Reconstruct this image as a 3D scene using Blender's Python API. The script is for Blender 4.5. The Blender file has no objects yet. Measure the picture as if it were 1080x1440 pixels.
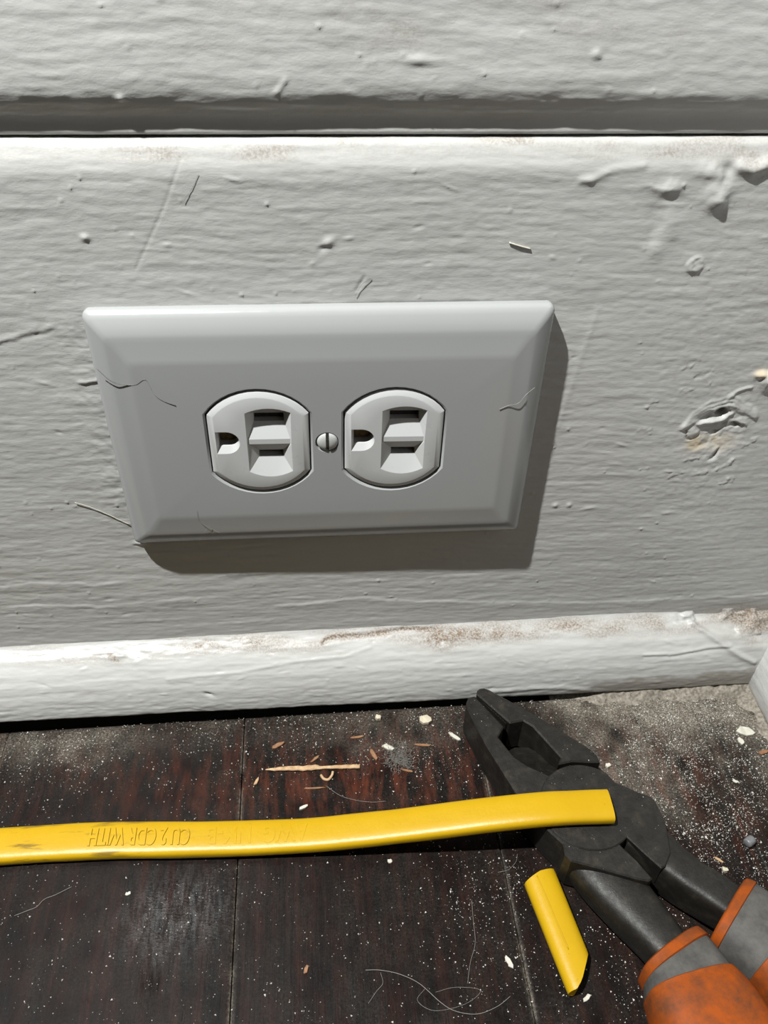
import bpy, bmesh, math
import numpy as np
from mathutils import Matrix, Vector

# ------------------------------------------------------------------ camera, light, exposure
MM = 0.001                      # everything below is written in millimetres
SC = bpy.context.scene
COL = SC.collection
SC.unit_settings.system = 'METRIC'

cam_d = bpy.data.cameras.new('camera')
cam = bpy.data.objects.new('camera', cam_d)
COL.objects.link(cam)
yaw, pit, rol = -0.1075, -0.6999, -0.0291
Mr = (Matrix.Rotation(yaw, 3, 'Z') @ Matrix.Rotation(pit, 3, 'X') @ Matrix.Rotation(rol, 3, 'Y'))
right, fwd, up = Mr.col[0], Mr.col[1], Mr.col[2]
m4 = Matrix((( right[0], up[0], -fwd[0], -3.84*MM),
             ( right[1], up[1], -fwd[1], -202.4*MM),
             ( right[2], up[2], -fwd[2], 259.1*MM),
             (0, 0, 0, 1)))
cam.matrix_world = m4
cam_d.sensor_fit = 'AUTO'
cam_d.sensor_width = 36
cam_d.lens = 1144.2/1440*36
cam_d.clip_start = 0.005
cam_d.clip_end = 20
cam_d.dof.use_dof = True
cam_d.dof.focus_distance = 0.250
cam_d.dof.aperture_fstop = 30
SC.camera = cam

world = bpy.data.worlds.new('room_ambience')
SC.world = world
world.use_nodes = True
bg = world.node_tree.nodes['Background']
bg.inputs['Color'].default_value = (1.0, 0.84, 0.66, 1)
bg.inputs['Strength'].default_value = 0.03

lamp_d = bpy.data.lights.new('work_light', 'POINT')
lamp_d.energy = 70
lamp_d.color = (0.99, 1.0, 0.975)
lamp_d.shadow_soft_size = 0.008
lamp = bpy.data.objects.new('work_light', lamp_d)
COL.objects.link(lamp)
lamp.location = (-0.245, -0.180, 0.772)

SC.view_settings.view_transform = 'Standard'
SC.view_settings.look = 'None'
SC.view_settings.exposure = 0.0
SC.view_settings.gamma = 1.0
SC.view_settings.use_curve_mapping = False

# ------------------------------------------------------------------ helpers
rng = np.random.default_rng(7)
_TAB = np.random.default_rng(11).random((256, 256)).astype(np.float64)

def vnoise(u, v, seed=0):
    u = np.asarray(u, float) + seed*17.37
    v = np.asarray(v, float) + seed*9.71
    iu = np.floor(u).astype(int); iv = np.floor(v).astype(int)
    fu = u-iu; fv = v-iv
    fu = fu*fu*fu*(fu*(fu*6-15)+10); fv = fv*fv*fv*(fv*(fv*6-15)+10)
    a = _TAB[iu % 256, iv % 256]; b = _TAB[(iu+1) % 256, iv % 256]
    c = _TAB[iu % 256, (iv+1) % 256]; d = _TAB[(iu+1) % 256, (iv+1) % 256]
    return (a*(1-fu)+b*fu)*(1-fv)+(c*(1-fu)+d*fu)*fv-0.5

def fbm(u, v, seed=0, octv=4, gain=0.5):
    s = 0; a = 1.0
    for k in range(octv):
        s = s + a*vnoise(u*2**k, v*2**k, seed+k*3)
        a *= gain
    return s

def sstep(a, b, x):
    t = np.clip((np.asarray(x, float)-a)/(b-a), 0, 1)
    return t*t*(3-2*t)

def gauss(x, z, cx, cz, rx, rz=None, ang=0.0):
    rz = rz or rx
    c, s = math.cos(ang), math.sin(ang)
    dx, dz = x-cx, z-cz
    return np.exp(-(((dx*c+dz*s)/rx)**2+((-dx*s+dz*c)/rz)**2))

def ridge(x, z, pts, w):
    """soft ridge along a polyline"""
    d = np.full(np.shape(x), 1e9)
    for (ax, az), (bx, bz) in zip(pts[:-1], pts[1:]):
        L2 = (bx-ax)**2+(bz-az)**2
        t = np.clip(((x-ax)*(bx-ax)+(z-az)*(bz-az))/L2, 0, 1)
        d = np.minimum(d, (x-ax-t*(bx-ax))**2+(z-az-t*(bz-az))**2)
    return np.exp(-d/(w*w))

def link(o, parent=None):
    COL.objects.link(o)
    if parent is not None:
        o.parent = parent
    return o

def empty(name, loc=(0, 0, 0), rot=(0, 0, 0), parent=None):
    o = bpy.data.objects.new(name, None)
    o.location = tuple(c*MM for c in loc)
    o.rotation_euler = rot
    o.empty_display_size = 0.01
    return link(o, parent)

def tag(o, label=None, cat=None, group=None, kind=None):
    if label: o['label'] = label
    if cat: o['category'] = cat
    if group: o['group'] = group
    if kind: o['kind'] = kind
    return o

def from_bm(name, bm, m, parent=None, smooth=False, loc=None, recalc=True):
    if recalc:
        bmesh.ops.recalc_face_normals(bm, faces=bm.faces)
    me = bpy.data.meshes.new(name)
    for v in bm.verts:
        v.co *= MM
    bm.to_mesh(me); bm.free()
    me.materials.append(m)
    if smooth is True:
        me.polygons.foreach_set('use_smooth', [True]*len(me.polygons))
    elif smooth:
        me.polygons.foreach_set('use_smooth', [True]*len(me.polygons))
        me.set_sharp_from_angle(angle=math.radians(smooth))
    o = bpy.data.objects.new(name, me)
    if loc: o.location = tuple(c*MM for c in loc)
    return link(o, parent)

def grid_mesh(name, V, m, parent=None, attr=None, flip=False):
    """V: (n, k, 3) array in mm -> smooth grid mesh; attr: (n, k, 3) stain masks"""
    n, k, _ = V.shape
    idx = np.arange(n*k).reshape(n, k)
    q = np.stack([idx[:-1, :-1], idx[1:, :-1], idx[1:, 1:], idx[:-1, 1:]], -1).reshape(-1, 4)
    if flip: q = q[:, ::-1]
    me = bpy.data.meshes.new(name)
    me.vertices.add(n*k)
    me.vertices.foreach_set('co', (V.reshape(-1)*MM).astype(np.float32))
    nf = len(q)
    me.loops.add(nf*4)
    me.loops.foreach_set('vertex_index', q.reshape(-1).astype(np.int32))
    me.polygons.add(nf)
    me.polygons.foreach_set('loop_start', np.arange(0, nf*4, 4, dtype=np.int32))
    me.update(calc_edges=True)
    me.polygons.foreach_set('use_smooth', np.ones(nf, dtype=bool))
    if attr is not None:
        a = me.attributes.new('stain', 'FLOAT_COLOR', 'POINT')
        c = np.ones((n*k, 4), np.float32); c[:, :3] = np.clip(attr.reshape(-1, 3), 0, 1)
        a.data.foreach_set('color', c.reshape(-1))
    me.validate()
    me.materials.append(m)
    o = bpy.data.objects.new(name, me)
    return link(o, parent)

def poly_area(p):
    return 0.5*sum(p[i][0]*p[(i+1) % len(p)][1]-p[(i+1) % len(p)][0]*p[i][1] for i in range(len(p)))

def ccw(p):
    return list(p) if poly_area(p) > 0 else list(p)[::-1]

def offset_poly(p, d):
    """inset a ccw polygon by d (mitre, limited)"""
    n = len(p); out = []
    for i in range(n):
        a, b, c = Vector(p[i-1]), Vector(p[i]), Vector(p[(i+1) % n])
        e1 = (b-a).normalized(); e2 = (c-b).normalized()
        n1 = Vector((-e1.y, e1.x)); n2 = Vector((-e2.y, e2.x))
        h = n1+n2
        if h.length < 1e-6: h = n1
        h.normalize()
        s = max(0.45, h.dot(n1))
        out.append(tuple(b+h*(d/s)))
    return out

def prism(bm, poly, z0, z1, ch=0.4, chb=0.0):
    p = ccw(poly)
    loops = []
    if chb: loops.append([(x, y, z0) for x, y in offset_poly(p, chb)])
    loops.append([(x, y, z0+chb) for x, y in p])
    loops.append([(x, y, z1-ch) for x, y in p])
    if ch: loops.append([(x, y, z1) for x, y in offset_poly(p, ch)])
    vs = [[bm.verts.new(c) for c in L] for L in loops]
    n = len(p)
    for a, b in zip(vs[:-1], vs[1:]):
        for i in range(n):
            bm.faces.new((a[i], a[(i+1) % n], b[(i+1) % n], b[i]))
    bm.faces.new(vs[-1]); bm.faces.new(vs[0][::-1])
    return vs

def catmull(pts, n):
    P = [np.array(p, float) for p in pts]
    P = [2*P[0]-P[1]]+P+[2*P[-1]-P[-2]]
    out = []
    for i in range(1, len(P)-2):
        for k in range(n):
            t = k/n
            a, b, c, d = P[i-1:i+3]
            out.append(0.5*((2*b)+(c-a)*t+(2*a-5*b+4*c-d)*t*t+(3*b-a-3*c+d)*t**3))
    out.append(P[-2])
    return np.array(out)

def superell(t, e):
    c, s = math.cos(t), math.sin(t)
    return (math.copysign(abs(c)**(2/e), c), math.copysign(abs(s)**(2/e), s))

def loft(bm, secs, n=36, e=2.6, sub=6, cap=True):
    """secs rows: cx, cy, cz, width, height; sections stand across the path in plan"""
    S = catmull(secs, sub) if sub > 1 else np.array(secs, float)
    rings = []
    for i, s in enumerate(S):
        a = S[max(i-1, 0)][:3]; b = S[min(i+1, len(S)-1)][:3]
        d = Vector(b-a); d.normalize()
        side = Vector((d.y, -d.x, 0)).normalized()
        upv = side.cross(d).normalized()
        if upv.z < 0: upv = -upv
        ring = []
        for k in range(n):
            u, v = superell(2*math.pi*k/n, e)
            ring.append(bm.verts.new(Vector(s[:3])+side*(u*s[3]/2)+upv*(v*s[4]/2)))
        rings.append(ring)
    for a, b in zip(rings[:-1], rings[1:]):
        for k in range(n):
            bm.faces.new((a[k], a[(k+1) % n], b[(k+1) % n], b[k]))
    if cap:
        bm.faces.new(rings[0][::-1]); bm.faces.new(rings[-1])
    return rings

def fill_holes(bm, loops):
    """flat face with holes: loops of existing verts, first is the outline"""
    es = []
    for L in loops:
        for i in range(len(L)):
            a, b = L[i], L[(i+1) % len(L)]
            e = bm.edges.get((a, b)) or bm.edges.new((a, b))
            es.append(e)
    bmesh.ops.triangle_fill(bm, use_beauty=True, use_dissolve=False, edges=es)

def bridge(bm, A, B):
    n = len(A)
    for i in range(n):
        bm.faces.new((A[i], A[(i+1) % n], B[(i+1) % n], B[i]))

# ------------------------------------------------------------------ materials
class NT:
    def __init__(self, name):
        self.m = bpy.data.materials.new(name)
        self.m.use_nodes = True
        self.t = self.m.node_tree
        self.b = self.t.nodes['Principled BSDF']
    def n(self, typ, **kw):
        nd = self.t.nodes.new(typ)
        for k, v in kw.items():
            if k.startswith('_'): setattr(nd, k[1:], v)
        return nd
    def L(self, a, b): self.t.links.new(a, b)
    def set(self, **kw):
        for k, v in kw.items():
            self.b.inputs[k.replace('_', ' ')].default_value = v
    def coords(self, scale=(1, 1, 1)):
        tc = self.n('ShaderNodeTexCoord'); mp = self.n('ShaderNodeMapping')
        mp.inputs['Scale'].default_value = scale
        self.L(tc.outputs['Object'], mp.inputs['Vector'])
        return mp.outputs['Vector']
    def noise(self, vec, scale, detail=4, rough=0.55):
        nd = self.n('ShaderNodeTexNoise')
        nd.inputs['Scale'].default_value = scale
        nd.inputs['Detail'].default_value = detail
        nd.inputs['Roughness'].default_value = rough
        self.L(vec, nd.inputs['Vector'])
        return nd.outputs['Fac']
    def ramp(self, fac, stops):
        nd = self.n('ShaderNodeValToRGB')
        el = nd.color_ramp.elements
        while len(el) > 1: el.remove(el[-1])
        el[0].position = stops[0][0]; el[0].color = stops[0][1]
        for p, c in stops[1:]:
            e = el.new(p); e.color = c
        self.L(fac, nd.inputs['Fac'])
        return nd.outputs['Color']
    def mix(self, fac, a, b, mode='MIX'):
        nd = self.n('ShaderNodeMixRGB', _blend_type=mode)
        for s, v in (('Fac', fac), ('Color1', a), ('Color2', b)):
            if hasattr(v, 'links') or isinstance(v, bpy.types.NodeSocket): self.L(v, nd.inputs[s])
            else: nd.inputs[s].default_value = v
        return nd.outputs['Color']
    def math(self, op, a, b=0.0):
        nd = self.n('ShaderNodeMath', _operation=op)
        for i, v in enumerate((a, b)):
            if isinstance(v, bpy.types.NodeSocket): self.L(v, nd.inputs[i])
            else: nd.inputs[i].default_value = v
        return nd.outputs[0]
    def bump(self, h, dist, strength=1.0):
        nd = self.n('ShaderNodeBump')
        nd.inputs['Distance'].default_value = dist*MM
        nd.inputs['Strength'].default_value = strength
        self.L(h, nd.inputs['Height'])
        self.L(nd.outputs['Normal'], self.b.inputs['Normal'])

def g(v, w=None):
    return (v, v, v, 1) if w is None else (v, v*w[0], v*w[1], 1)

def mat_paint(name, base):
    k = NT(name)
    k.set(Roughness=0.3, Specular_IOR_Level=0.36)
    at = k.n('ShaderNodeAttribute'); at.attribute_name = 'stain'
    sp = k.n('ShaderNodeSeparateColor'); k.L(at.outputs['Color'], sp.inputs['Color'])
    v = k.coords((1000, 1000, 1000))
    tone = k.noise(v, 0.05, 3)
    c0 = k.mix(tone, (base[0]*.94, base[1]*.94, base[2]*.93, 1), (base[0]*1.03, base[1]*1.03, base[2]*1.02, 1))
    spk = k.ramp(k.noise(v, 1.5, 6, 0.7), [(0.40, g(0)), (0.64, g(1))])
    f1 = k.math('MULTIPLY', sp.outputs[0], spk)
    f1 = k.math('MINIMUM', k.math('ADD', f1, k.math('MULTIPLY', sp.outputs[0], 0.28)), 1)
    c1 = k.mix(f1, c0, (0.120, 0.081, 0.050, 1))
    c2 = k.mix(sp.outputs[1], c1, (0.40, 0.34, 0.25, 1))
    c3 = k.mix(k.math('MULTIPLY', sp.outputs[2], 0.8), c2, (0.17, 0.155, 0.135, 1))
    k.L(c3, k.b.inputs['Base Color'])
    k.L(k.math('ADD', k.math('MULTIPLY', sp.outputs[0], 0.45), 0.25), k.b.inputs['Roughness'])
    vb = k.coords((350, 1000, 1000))
    h = k.math('ADD', k.noise(vb, 0.9, 4, 0.6), k.math('MULTIPLY', k.noise(v, 3.0, 3), 0.25))
    k.bump(h, 0.085)
    return k.m

def mat_plastic(name, col, rough=0.22, bump=0.004):
    k = NT(name)
    v = k.coords((1000, 1000, 1000))
    c = k.mix(k.noise(v, 0.07, 2), (col[0]*.97, col[1]*.97, col[2]*.97, 1), (col[0], col[1], col[2], 1))
    k.L(c, k.b.inputs['Base Color'])
    k.set(Roughness=rough, Specular_IOR_Level=0.35)
    k.L(k.ramp(k.noise(v, 0.25, 5), [(0.3, g(rough*.85)), (0.8, g(rough*1.35))]), k.b.inputs['Roughness'])
    k.bump(k.noise(v, 2.0, 3), bump)
    return k.m

def mat_wood_floor():
    k = NT('dark_stained_floor')
    at = k.n('ShaderNodeAttribute'); at.attribute_name = 'stain'
    sp = k.n('ShaderNodeSeparateColor'); k.L(at.outputs['Color'], sp.inputs['Color'])
    v = k.coords((1000, 1000, 1000))
    vg = k.coords((1000, 45, 1000))
    vs = k.coords((1000, 230, 1000))
    grain = k.noise(vg, 0.32, 6, 0.62)
    cg = k.ramp(grain, [(0.38, (0.0016, 0.0013, 0.0014, 1)), (0.52, (0.0034, 0.0021, 0.0020, 1)), (0.64, (0.0090, 0.0036, 0.0028, 1)), (0.80, (0.014, 0.0052, 0.0036, 1))])
    wear = k.ramp(k.noise(vs, 0.24, 5, 0.65), [(0.44, g(0)), (0.62, g(1))])
    wearm = k.math('MULTIPLY', wear, sp.outputs[0])
    c1 = k.mix(wearm, cg, (0.058, 0.0155, 0.0080, 1))
    c1 = k.mix(k.math('MULTIPLY', k.ramp(k.noise(vs, 0.5, 4), [(0.5, g(0)), (0.62, g(1))]), 0.55), c1, (0.003, 0.0024, 0.0024, 1))
    fine = k.ramp(k.noise(v, 1.5, 5, 0.75), [(0.44, g(0)), (0.62, g(1))])
    cover = k.math('MINIMUM', k.math('MULTIPLY', sp.outputs[2], k.math('ADD', k.math('MULTIPLY', fine, 0.9), 0.28)), 0.95)
    dcol = k.mix(k.noise(v, 0.8, 4), (0.10, 0.083, 0.064, 1), (0.27, 0.245, 0.205, 1))
    c2 = k.mix(cover, c1, dcol)
    k.L(c2, k.b.inputs['Base Color'])
    r = k.math('ADD', k.math('MULTIPLY', cover, 0.5), k.ramp(k.noise(v, 0.3, 5), [(0.3, g(0.26)), (0.75, g(0.46))]))
    r = k.math('SUBTRACT', r, k.math('MULTIPLY', sp.outputs[1], 0.05))
    k.L(r, k.b.inputs['Roughness'])
    k.L(k.math('ADD', k.math('MULTIPLY', k.math('MULTIPLY', sp.outputs[1], k.ramp(k.noise(vs, 0.7, 5, .7), [(0.42, g(0)), (0.6, g(1))])), 0.30), 0.075), k.b.inputs['Specular IOR Level'])
    vx = k.coords((500, 800, 1000))
    scr = k.math('MULTIPLY', k.noise(vx, 1.6, 5, 0.7), k.math('ADD', k.math('MULTIPLY', sp.outputs[1], 1.4), 0.25))
    h = k.math('ADD', k.math('MULTIPLY', k.noise(vg, 0.9, 5, 0.7), 0.6), scr)
    h = k.math('ADD', h, k.math('MULTIPLY', cover, 0.5))
    k.bump(h, 0.16)
    return k.m

def mat_steel():
    k = NT('blackened_steel')
    v = k.coords((1000, 1000, 1000))
    c = k.ramp(k.noise(v, 0.22, 6, 0.6), [(0.3, (0.0055, 0.0048, 0.0040, 1)), (0.55, (0.0092, 0.0080, 0.0064, 1)), (0.75, (0.021, 0.0175, 0.0130, 1))])
    k.L(c, k.b.inputs['Base Color'])
    k.set(Metallic=0.0, Specular_IOR_Level=0.28)
    k.L(k.ramp(k.noise(v, 0.5, 5), [(0.3, g(0.40)), (0.8, g(0.62))]), k.b.inputs['Roughness'])
    k.bump(k.noise(v, 1.1, 5, 0.7), 0.10)
    return k.m

def mat_grip(name, col, dirt):
    k = NT(name)
    v = k.coords((1000, 1000, 1000))
    f = k.ramp(k.noise(v, 0.16, 6, 0.65), [(0.38, g(0)), (0.70, g(0.9))])
    k.L(k.mix(f, (*col, 1), (*dirt, 1)), k.b.inputs['Base Color'])
    k.set(Roughness=0.6, Specular_IOR_Level=0.12)
    k.bump(k.noise(v, 1.8, 4, 0.65), 0.06)
    return k.m

def mat_cable(name, scuffs):
    k = NT(name)
    v = k.coords((1000, 1000, 1000))
    tone = k.noise(v, 0.12, 3)
    c = k.mix(tone, (0.30, 0.178, 0.0026, 1), (0.345, 0.212, 0.0046, 1))
    spots = k.ramp(k.noise(v, 0.75, 3), [(0.70, g(0)), (0.78, g(0.5))])
    c = k.mix(spots, c, (0.14, 0.075, 0.006, 1))
    if scuffs:
        vs = k.coords((160, 1000, 1000))
        s = k.ramp(k.noise(vs, 0.35, 5, 0.6), [(0.56, g(0)), (0.68, g(1))])
        tc = k.n('ShaderNodeTexCoord'); sx = k.n('ShaderNodeSeparateXYZ'); k.L(tc.outputs['Object'], sx.inputs[0])
        mr = k.n('ShaderNodeMapRange'); k.L(sx.outputs[0], mr.inputs['Value'])
        mr.inputs['From Min'].default_value = -0.035; mr.inputs['From Max'].default_value = -0.085
        c = k.mix(k.math('MULTIPLY', k.math('MULTIPLY', s, mr.outputs[0]), 0.75), c, (0.028, 0.021, 0.011, 1))
    k.L(c, k.b.inputs['Base Color'])
    k.set(Roughness=0.36, Specular_IOR_Level=0.22)
    k.bump(k.noise(v, 0.6, 4, 0.6), 0.06)
    return k.m

def mat_simple(name, a, b, rough=0.7, sc=1.2, metal=0.0):
    k = NT(name)
    v = k.coords((1000, 1000, 1000))
    f = k.noise(v, sc, 4)
    k.L(k.mix(k.ramp(f, [(0.3, g(0)), (0.7, g(1))]), (*a, 1), (*b, 1)), k.b.inputs['Base Color'])
    k.set(Roughness=rough, Metallic=metal)
    k.bump(f, 0.05)
    return k.m

M_PAINT = mat_paint('white_gloss_paint', (0.33, 0.33, 0.3245))
M_PLATE = mat_plastic('white_plate_plastic', (0.2306, 0.2359, 0.2359), 0.20)
M_FACE = mat_plastic('white_receptacle_plastic', (0.355, 0.36, 0.36), 0.30)
M_DARK = mat_simple('dark_slot_interior', (0.010, 0.009, 0.008), (0.03, 0.024, 0.018), 0.6)
M_BRASS = mat_simple('tarnished_brass_contact', (0.10, 0.065, 0.03), (0.20, 0.13, 0.06), 0.5, metal=0.7)
M_SCREW = mat_plastic('white_screw_enamel', (0.308, 0.3135, 0.308), 0.25)
M_ZINC = mat_simple('bare_zinc', (0.35, 0.36, 0.37), (0.55, 0.56, 0.57), 0.35, metal=0.9)
M_FLOOR = mat_wood_floor()
M_SUB = mat_simple('dark_subfloor', (0.010, 0.008, 0.007), (0.02, 0.016, 0.012), 0.9)
M_STEEL = mat_steel()
M_ORANGE = mat_grip('orange_grip_rubber', (0.200, 0.040, 0.0038), (0.065, 0.024, 0.0105))
M_GRAY = mat_grip('grey_grip_rubber', (0.0425, 0.041, 0.039), (0.085, 0.08, 0.0725))
M_CABLE = mat_cable('yellow_cable_jacket', True)
M_OFFCUT = mat_cable('yellow_offcut_jacket', False)
M_SPLINT = mat_simple('pale_raw_wood', (0.231, 0.132, 0.0605), (0.363, 0.253, 0.1485), 0.75, 0.6)
M_CHIP = mat_simple('orange_brown_wood', (0.11, 0.045, 0.017), (0.21, 0.11, 0.05), 0.7, 0.8)
M_FLAKE = mat_simple('old_white_paint', (0.319, 0.3025, 0.253), (0.396, 0.3795, 0.33), 0.6, 0.7)
M_PLASTER = mat_simple('cream_plaster_crumb', (0.319, 0.275, 0.198), (0.396, 0.363, 0.286), 0.9, 1.4)
M_DUST = mat_simple('pale_plaster_dust', (0.341, 0.3245, 0.2915), (0.44, 0.429, 0.4015), 0.9)
M_DRIFT = mat_simple('grey_brown_dust', (0.075, 0.062, 0.048), (0.22, 0.20, 0.168), 0.95, 0.9)
M_LINT = mat_simple('grey_lint', (0.135, 0.126, 0.1125), (0.189, 0.18, 0.162), 0.9)
M_HAIRD = mat_simple('dark_hair', (0.05, 0.0475, 0.045), (0.085, 0.08, 0.075), 0.5)
M_HAIRL = mat_simple('pale_hair', (0.13, 0.125, 0.115), (0.19, 0.18, 0.165), 0.5)
M_BEAD = mat_simple('grey_plastic_bead', (0.08, 0.08, 0.085), (0.12, 0.12, 0.125), 0.4)

# ------------------------------------------------------------------ setting: boards, mouldings, floor
def resample(profile, step):
    P = np.array(profile, float)
    seg = np.r_[0, np.cumsum(np.hypot(*np.diff(P, axis=0).T))]
    n = max(2, int(round(seg[-1]/step))+1)
    s = np.linspace(0, seg[-1], n)
    return np.c_[np.interp(s, seg, P[:, 0]), np.interp(s, seg, P[:, 1])]

def smooth_profile(P, it):
    for _ in range(it):
        Q = P.copy(); Q[1:-1] = 0.25*P[:-2]+0.5*P[1:-1]+0.25*P[2:]; P = Q
    return P

def normals2(P):
    T = np.gradient(P, axis=0); T /= np.maximum(np.hypot(T[:, 0], T[:, 1]), 1e-9)[:, None]
    return np.c_[T[:, 1], -T[:, 0]]

def graded(a, b, c, d, fine, coarse):
    """coarse a..b, fine b..c, coarse c..d"""
    L = []
    if b > a: L.append(np.linspace(a, b, max(2, int((b-a)/coarse)+1))[:-1])
    L.append(np.linspace(b, c, int((c-b)/fine)+1))
    if d > c: L.append(np.linspace(c, d, max(2, int((d-c)/coarse)+1))[1:])
    return np.concatenate(L)

def brush(x, s, seed, amp=1.0):
    w = 2.2*vnoise(x/42, s/30, seed+5)                       # strokes wander
    h = 0.10*fbm(x/20, (s+w)/2.3, seed, 3, 0.55)
    h += 0.065*fbm(x/7, (s+w+.05*x)/1.05, seed+20, 2, 0.5)
    h += 0.20*fbm(x/34, s/18, seed+40, 2)
    h += 0.065*fbm(x/3.2, s/1.6, seed+70, 2)
    h += 0.05*fbm(x/5, s/4, seed+60, 2)*sstep(-.1, .3, vnoise(x/30, s/30, seed+9))
    return h*amp

def pimples(x, s, n, x0, x1, s0, s1, r):
    h = np.zeros(np.shape(x))
    for _ in range(n):
        cx, cs = r.uniform(x0, x1), r.uniform(s0, s1)
        rr = r.uniform(.22, .46); a = r.uniform(.10, .32)
        m = (abs(x-cx) < 3*rr) & (abs(s-cs) < 3*rr)
        if m.any(): h[m] += a*gauss(x[m], s[m], cx, cs, rr, rr*r.uniform(.8, 1.4))
    return h

Z0 = 121.5       # height of the outlet centre
XR = 177.0       # face of the right-hand board
# --- flat lower board (the outlet sits on it), with a bevelled top edge
prof = [(0, -2), (0, Z0+73.6), (0.25, Z0+75.2), (0.8, Z0+76.9), (2.0, Z0+79.7), (2.9, Z0+80.5), (9, Z0+80.7)]
P = smooth_profile(resample(prof, 0.42), 3)
Nn = normals2(P)
Nn = Nn*np.sign(-Nn[len(P)//3, 0])
xs = graded(-420, -132, XR+4, XR+4, 0.42, 8)
X, S = np.meshgrid(xs, np.arange(len(P)), indexing='ij')
ZZ = P[S.astype(int), 1]; YY = P[S.astype(int), 0]
SZ = np.cumsum(np.r_[0, np.hypot(*np.diff(P, axis=0).T)])[S.astype(int)]-2
h = brush(X, SZ, 1)
pr = np.random.default_rng(5)
h += pimples(X, SZ, 170, -110, 140, 40, 196, pr)
# paint runs and lumps in the upper right
h += 0.28*ridge(X, SZ, [(65, 193.0), (67.5, 193.0), (72, 195.4), (80, 196.4)], 1.0)+.25*gauss(X, SZ, 67, 193, 1.5, 1.1)
XW = X+.8*fbm(X/3, SZ/3, 140, 3); ZW = SZ+.8*fbm(X/3, SZ/3, 150, 3)
h += 0.8*gauss(XW, ZW, 88, 191.0, 2.8, 1.7)+0.25*gauss(XW, ZW, 83, 191, 4, .8)
XW = X+.8*fbm(X/3, SZ/3, 140, 3); ZW = SZ+.8*fbm(X/3, SZ/3, 150, 3)
h += 1.0*gauss(XW, ZW, 100.6, 190.5, 3.2, 4.4, 0.15)+1.1*gauss(XW, ZW, 101.6, 187.6, 2.4, 1.9)+0.6*gauss(XW, ZW, 97.5, 195.0, 3.0, 1.6)-.5*gauss(XW, ZW, 102.2, 193, 1.6, 2)
h += 1.2*ridge(X, SZ, [(105, 196), (108.5, 195.2), (113, 196.8)], 1.5)
h -= 0.8*gauss(X, SZ, 102.5, 195.5, 2.6, 1.6)
h += 0.35*gauss(XW, ZW, 90.5, 181, 2.2, 5, .3)-0.4*gauss(XW, ZW, 86.5, 183, 2.4, 4.5, .3)+0.35*gauss(XW, ZW, 88.5, 175, 1.8, 2.4)
dd = np.hypot(X-100.4, (SZ-170.6)*1.05)
dd += .4*fbm(X/1.5, SZ/1.5, 160, 2)
h += (0.30+.25*fbm(X/.9, SZ/.9, 161, 2))*(1-sstep(2.0, 2.7, dd))                                       # flat paint disc
# small features left of it
h += 0.50*gauss(X, SZ, 1.7, 178.0, 1.6, 1.0, 0.5)-0.35*gauss(X, SZ, 0.5, 176.5, 1.4, 0.9, 0.5)
h += 0.45*gauss(X, SZ, -58, 180, 1.0, .8)+0.4*gauss(X, SZ, 75.2, 87.6, 0.8)+0.4*gauss(X, SZ, 80, 87.5, .8)
h -= 0.10*ridge(X, SZ, [(-32, 199), (-38, 187), (-47, 172)], 0.3)
h += 0.10*ridge(X, SZ, [(76, 158), (73.5, 140), (71, 120)], 1.0)
h -= 0.18*ridge(X, SZ, [(9, 165), (11, 168.5)], 0.5)
# gouged patch with old nail holes at right
WX = X+1.4*fbm(X/4.5, SZ/4.5, 110, 3); WZ = SZ+1.4*fbm(X/4.5, SZ/4.5, 120, 3)
r1 = np.hypot((WX-124)/10.5, (WZ-114)/12.0)
rough = np.clip(1.2-r1, 0, 1)
h += rough*0.5*fbm(WX/3.0, WZ/2.2, 90, 4, .6)
h -= 0.55*sstep(.1, .75, 1-np.hypot((WX-124)/11, (WZ-113.5)/9.5))
for q_, (dz, a_, w_) in enumerate(((0, .42, .7), (1.6, .30, .45), (3.0, .20, .4), (-1.3, .25, .4))):
    h += a_*ridge(WX, WZ, [(111, 116.5+dz*.5), (113.5, 119.6+dz*.8), (118, 123.6+dz), (123.5, 125.2+dz), (129, 123.2+dz*.8), (134, 120+dz*.5)], w_)
h += 0.55*ridge(WX, WZ, [(116, 119.0), (120.0, 118.4), (123.6, 119.4), (125.2, 121.6)], .7)
h -= 1.0*gauss(WX, WZ, 119.0, 121.3, 3.6, 1.3, .15)
h -= 5.0*gauss(X, SZ, 122.5, 122.4, 1.35, 1.2)
h -= 1.5*gauss(WX, WZ, 128.8, 117.4, 1.2, .7)-0.4*ridge(WX, WZ, [(126.4, 118.6), (129, 119.4), (132.4, 117.4)], .6)
h -= 1.1*gauss(WX, WZ, 122.3, 114.6, 1.1, .7)+1.0*gauss(WX, WZ, 125.0, 106.4, .9, 2.0, -.5)
h += 0.35*gauss(WX, WZ, 114.6, 115.4, 2.4, 2.0)-.5*ridge(WX, WZ, [(112.4, 115.4), (114.8, 112.8), (117.2, 114)], .35)
h += 1.3*gauss(WX, WZ, 130.4, 135.6, 1.7, 1.3)+2.0*gauss(WX, WZ, 133.0, 133.4, 1.6, 2.4)
h += 0.40*ridge(WX, WZ, [(123, 127.6), (126, 130.0), (129.2, 130.8)], .5)
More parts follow.
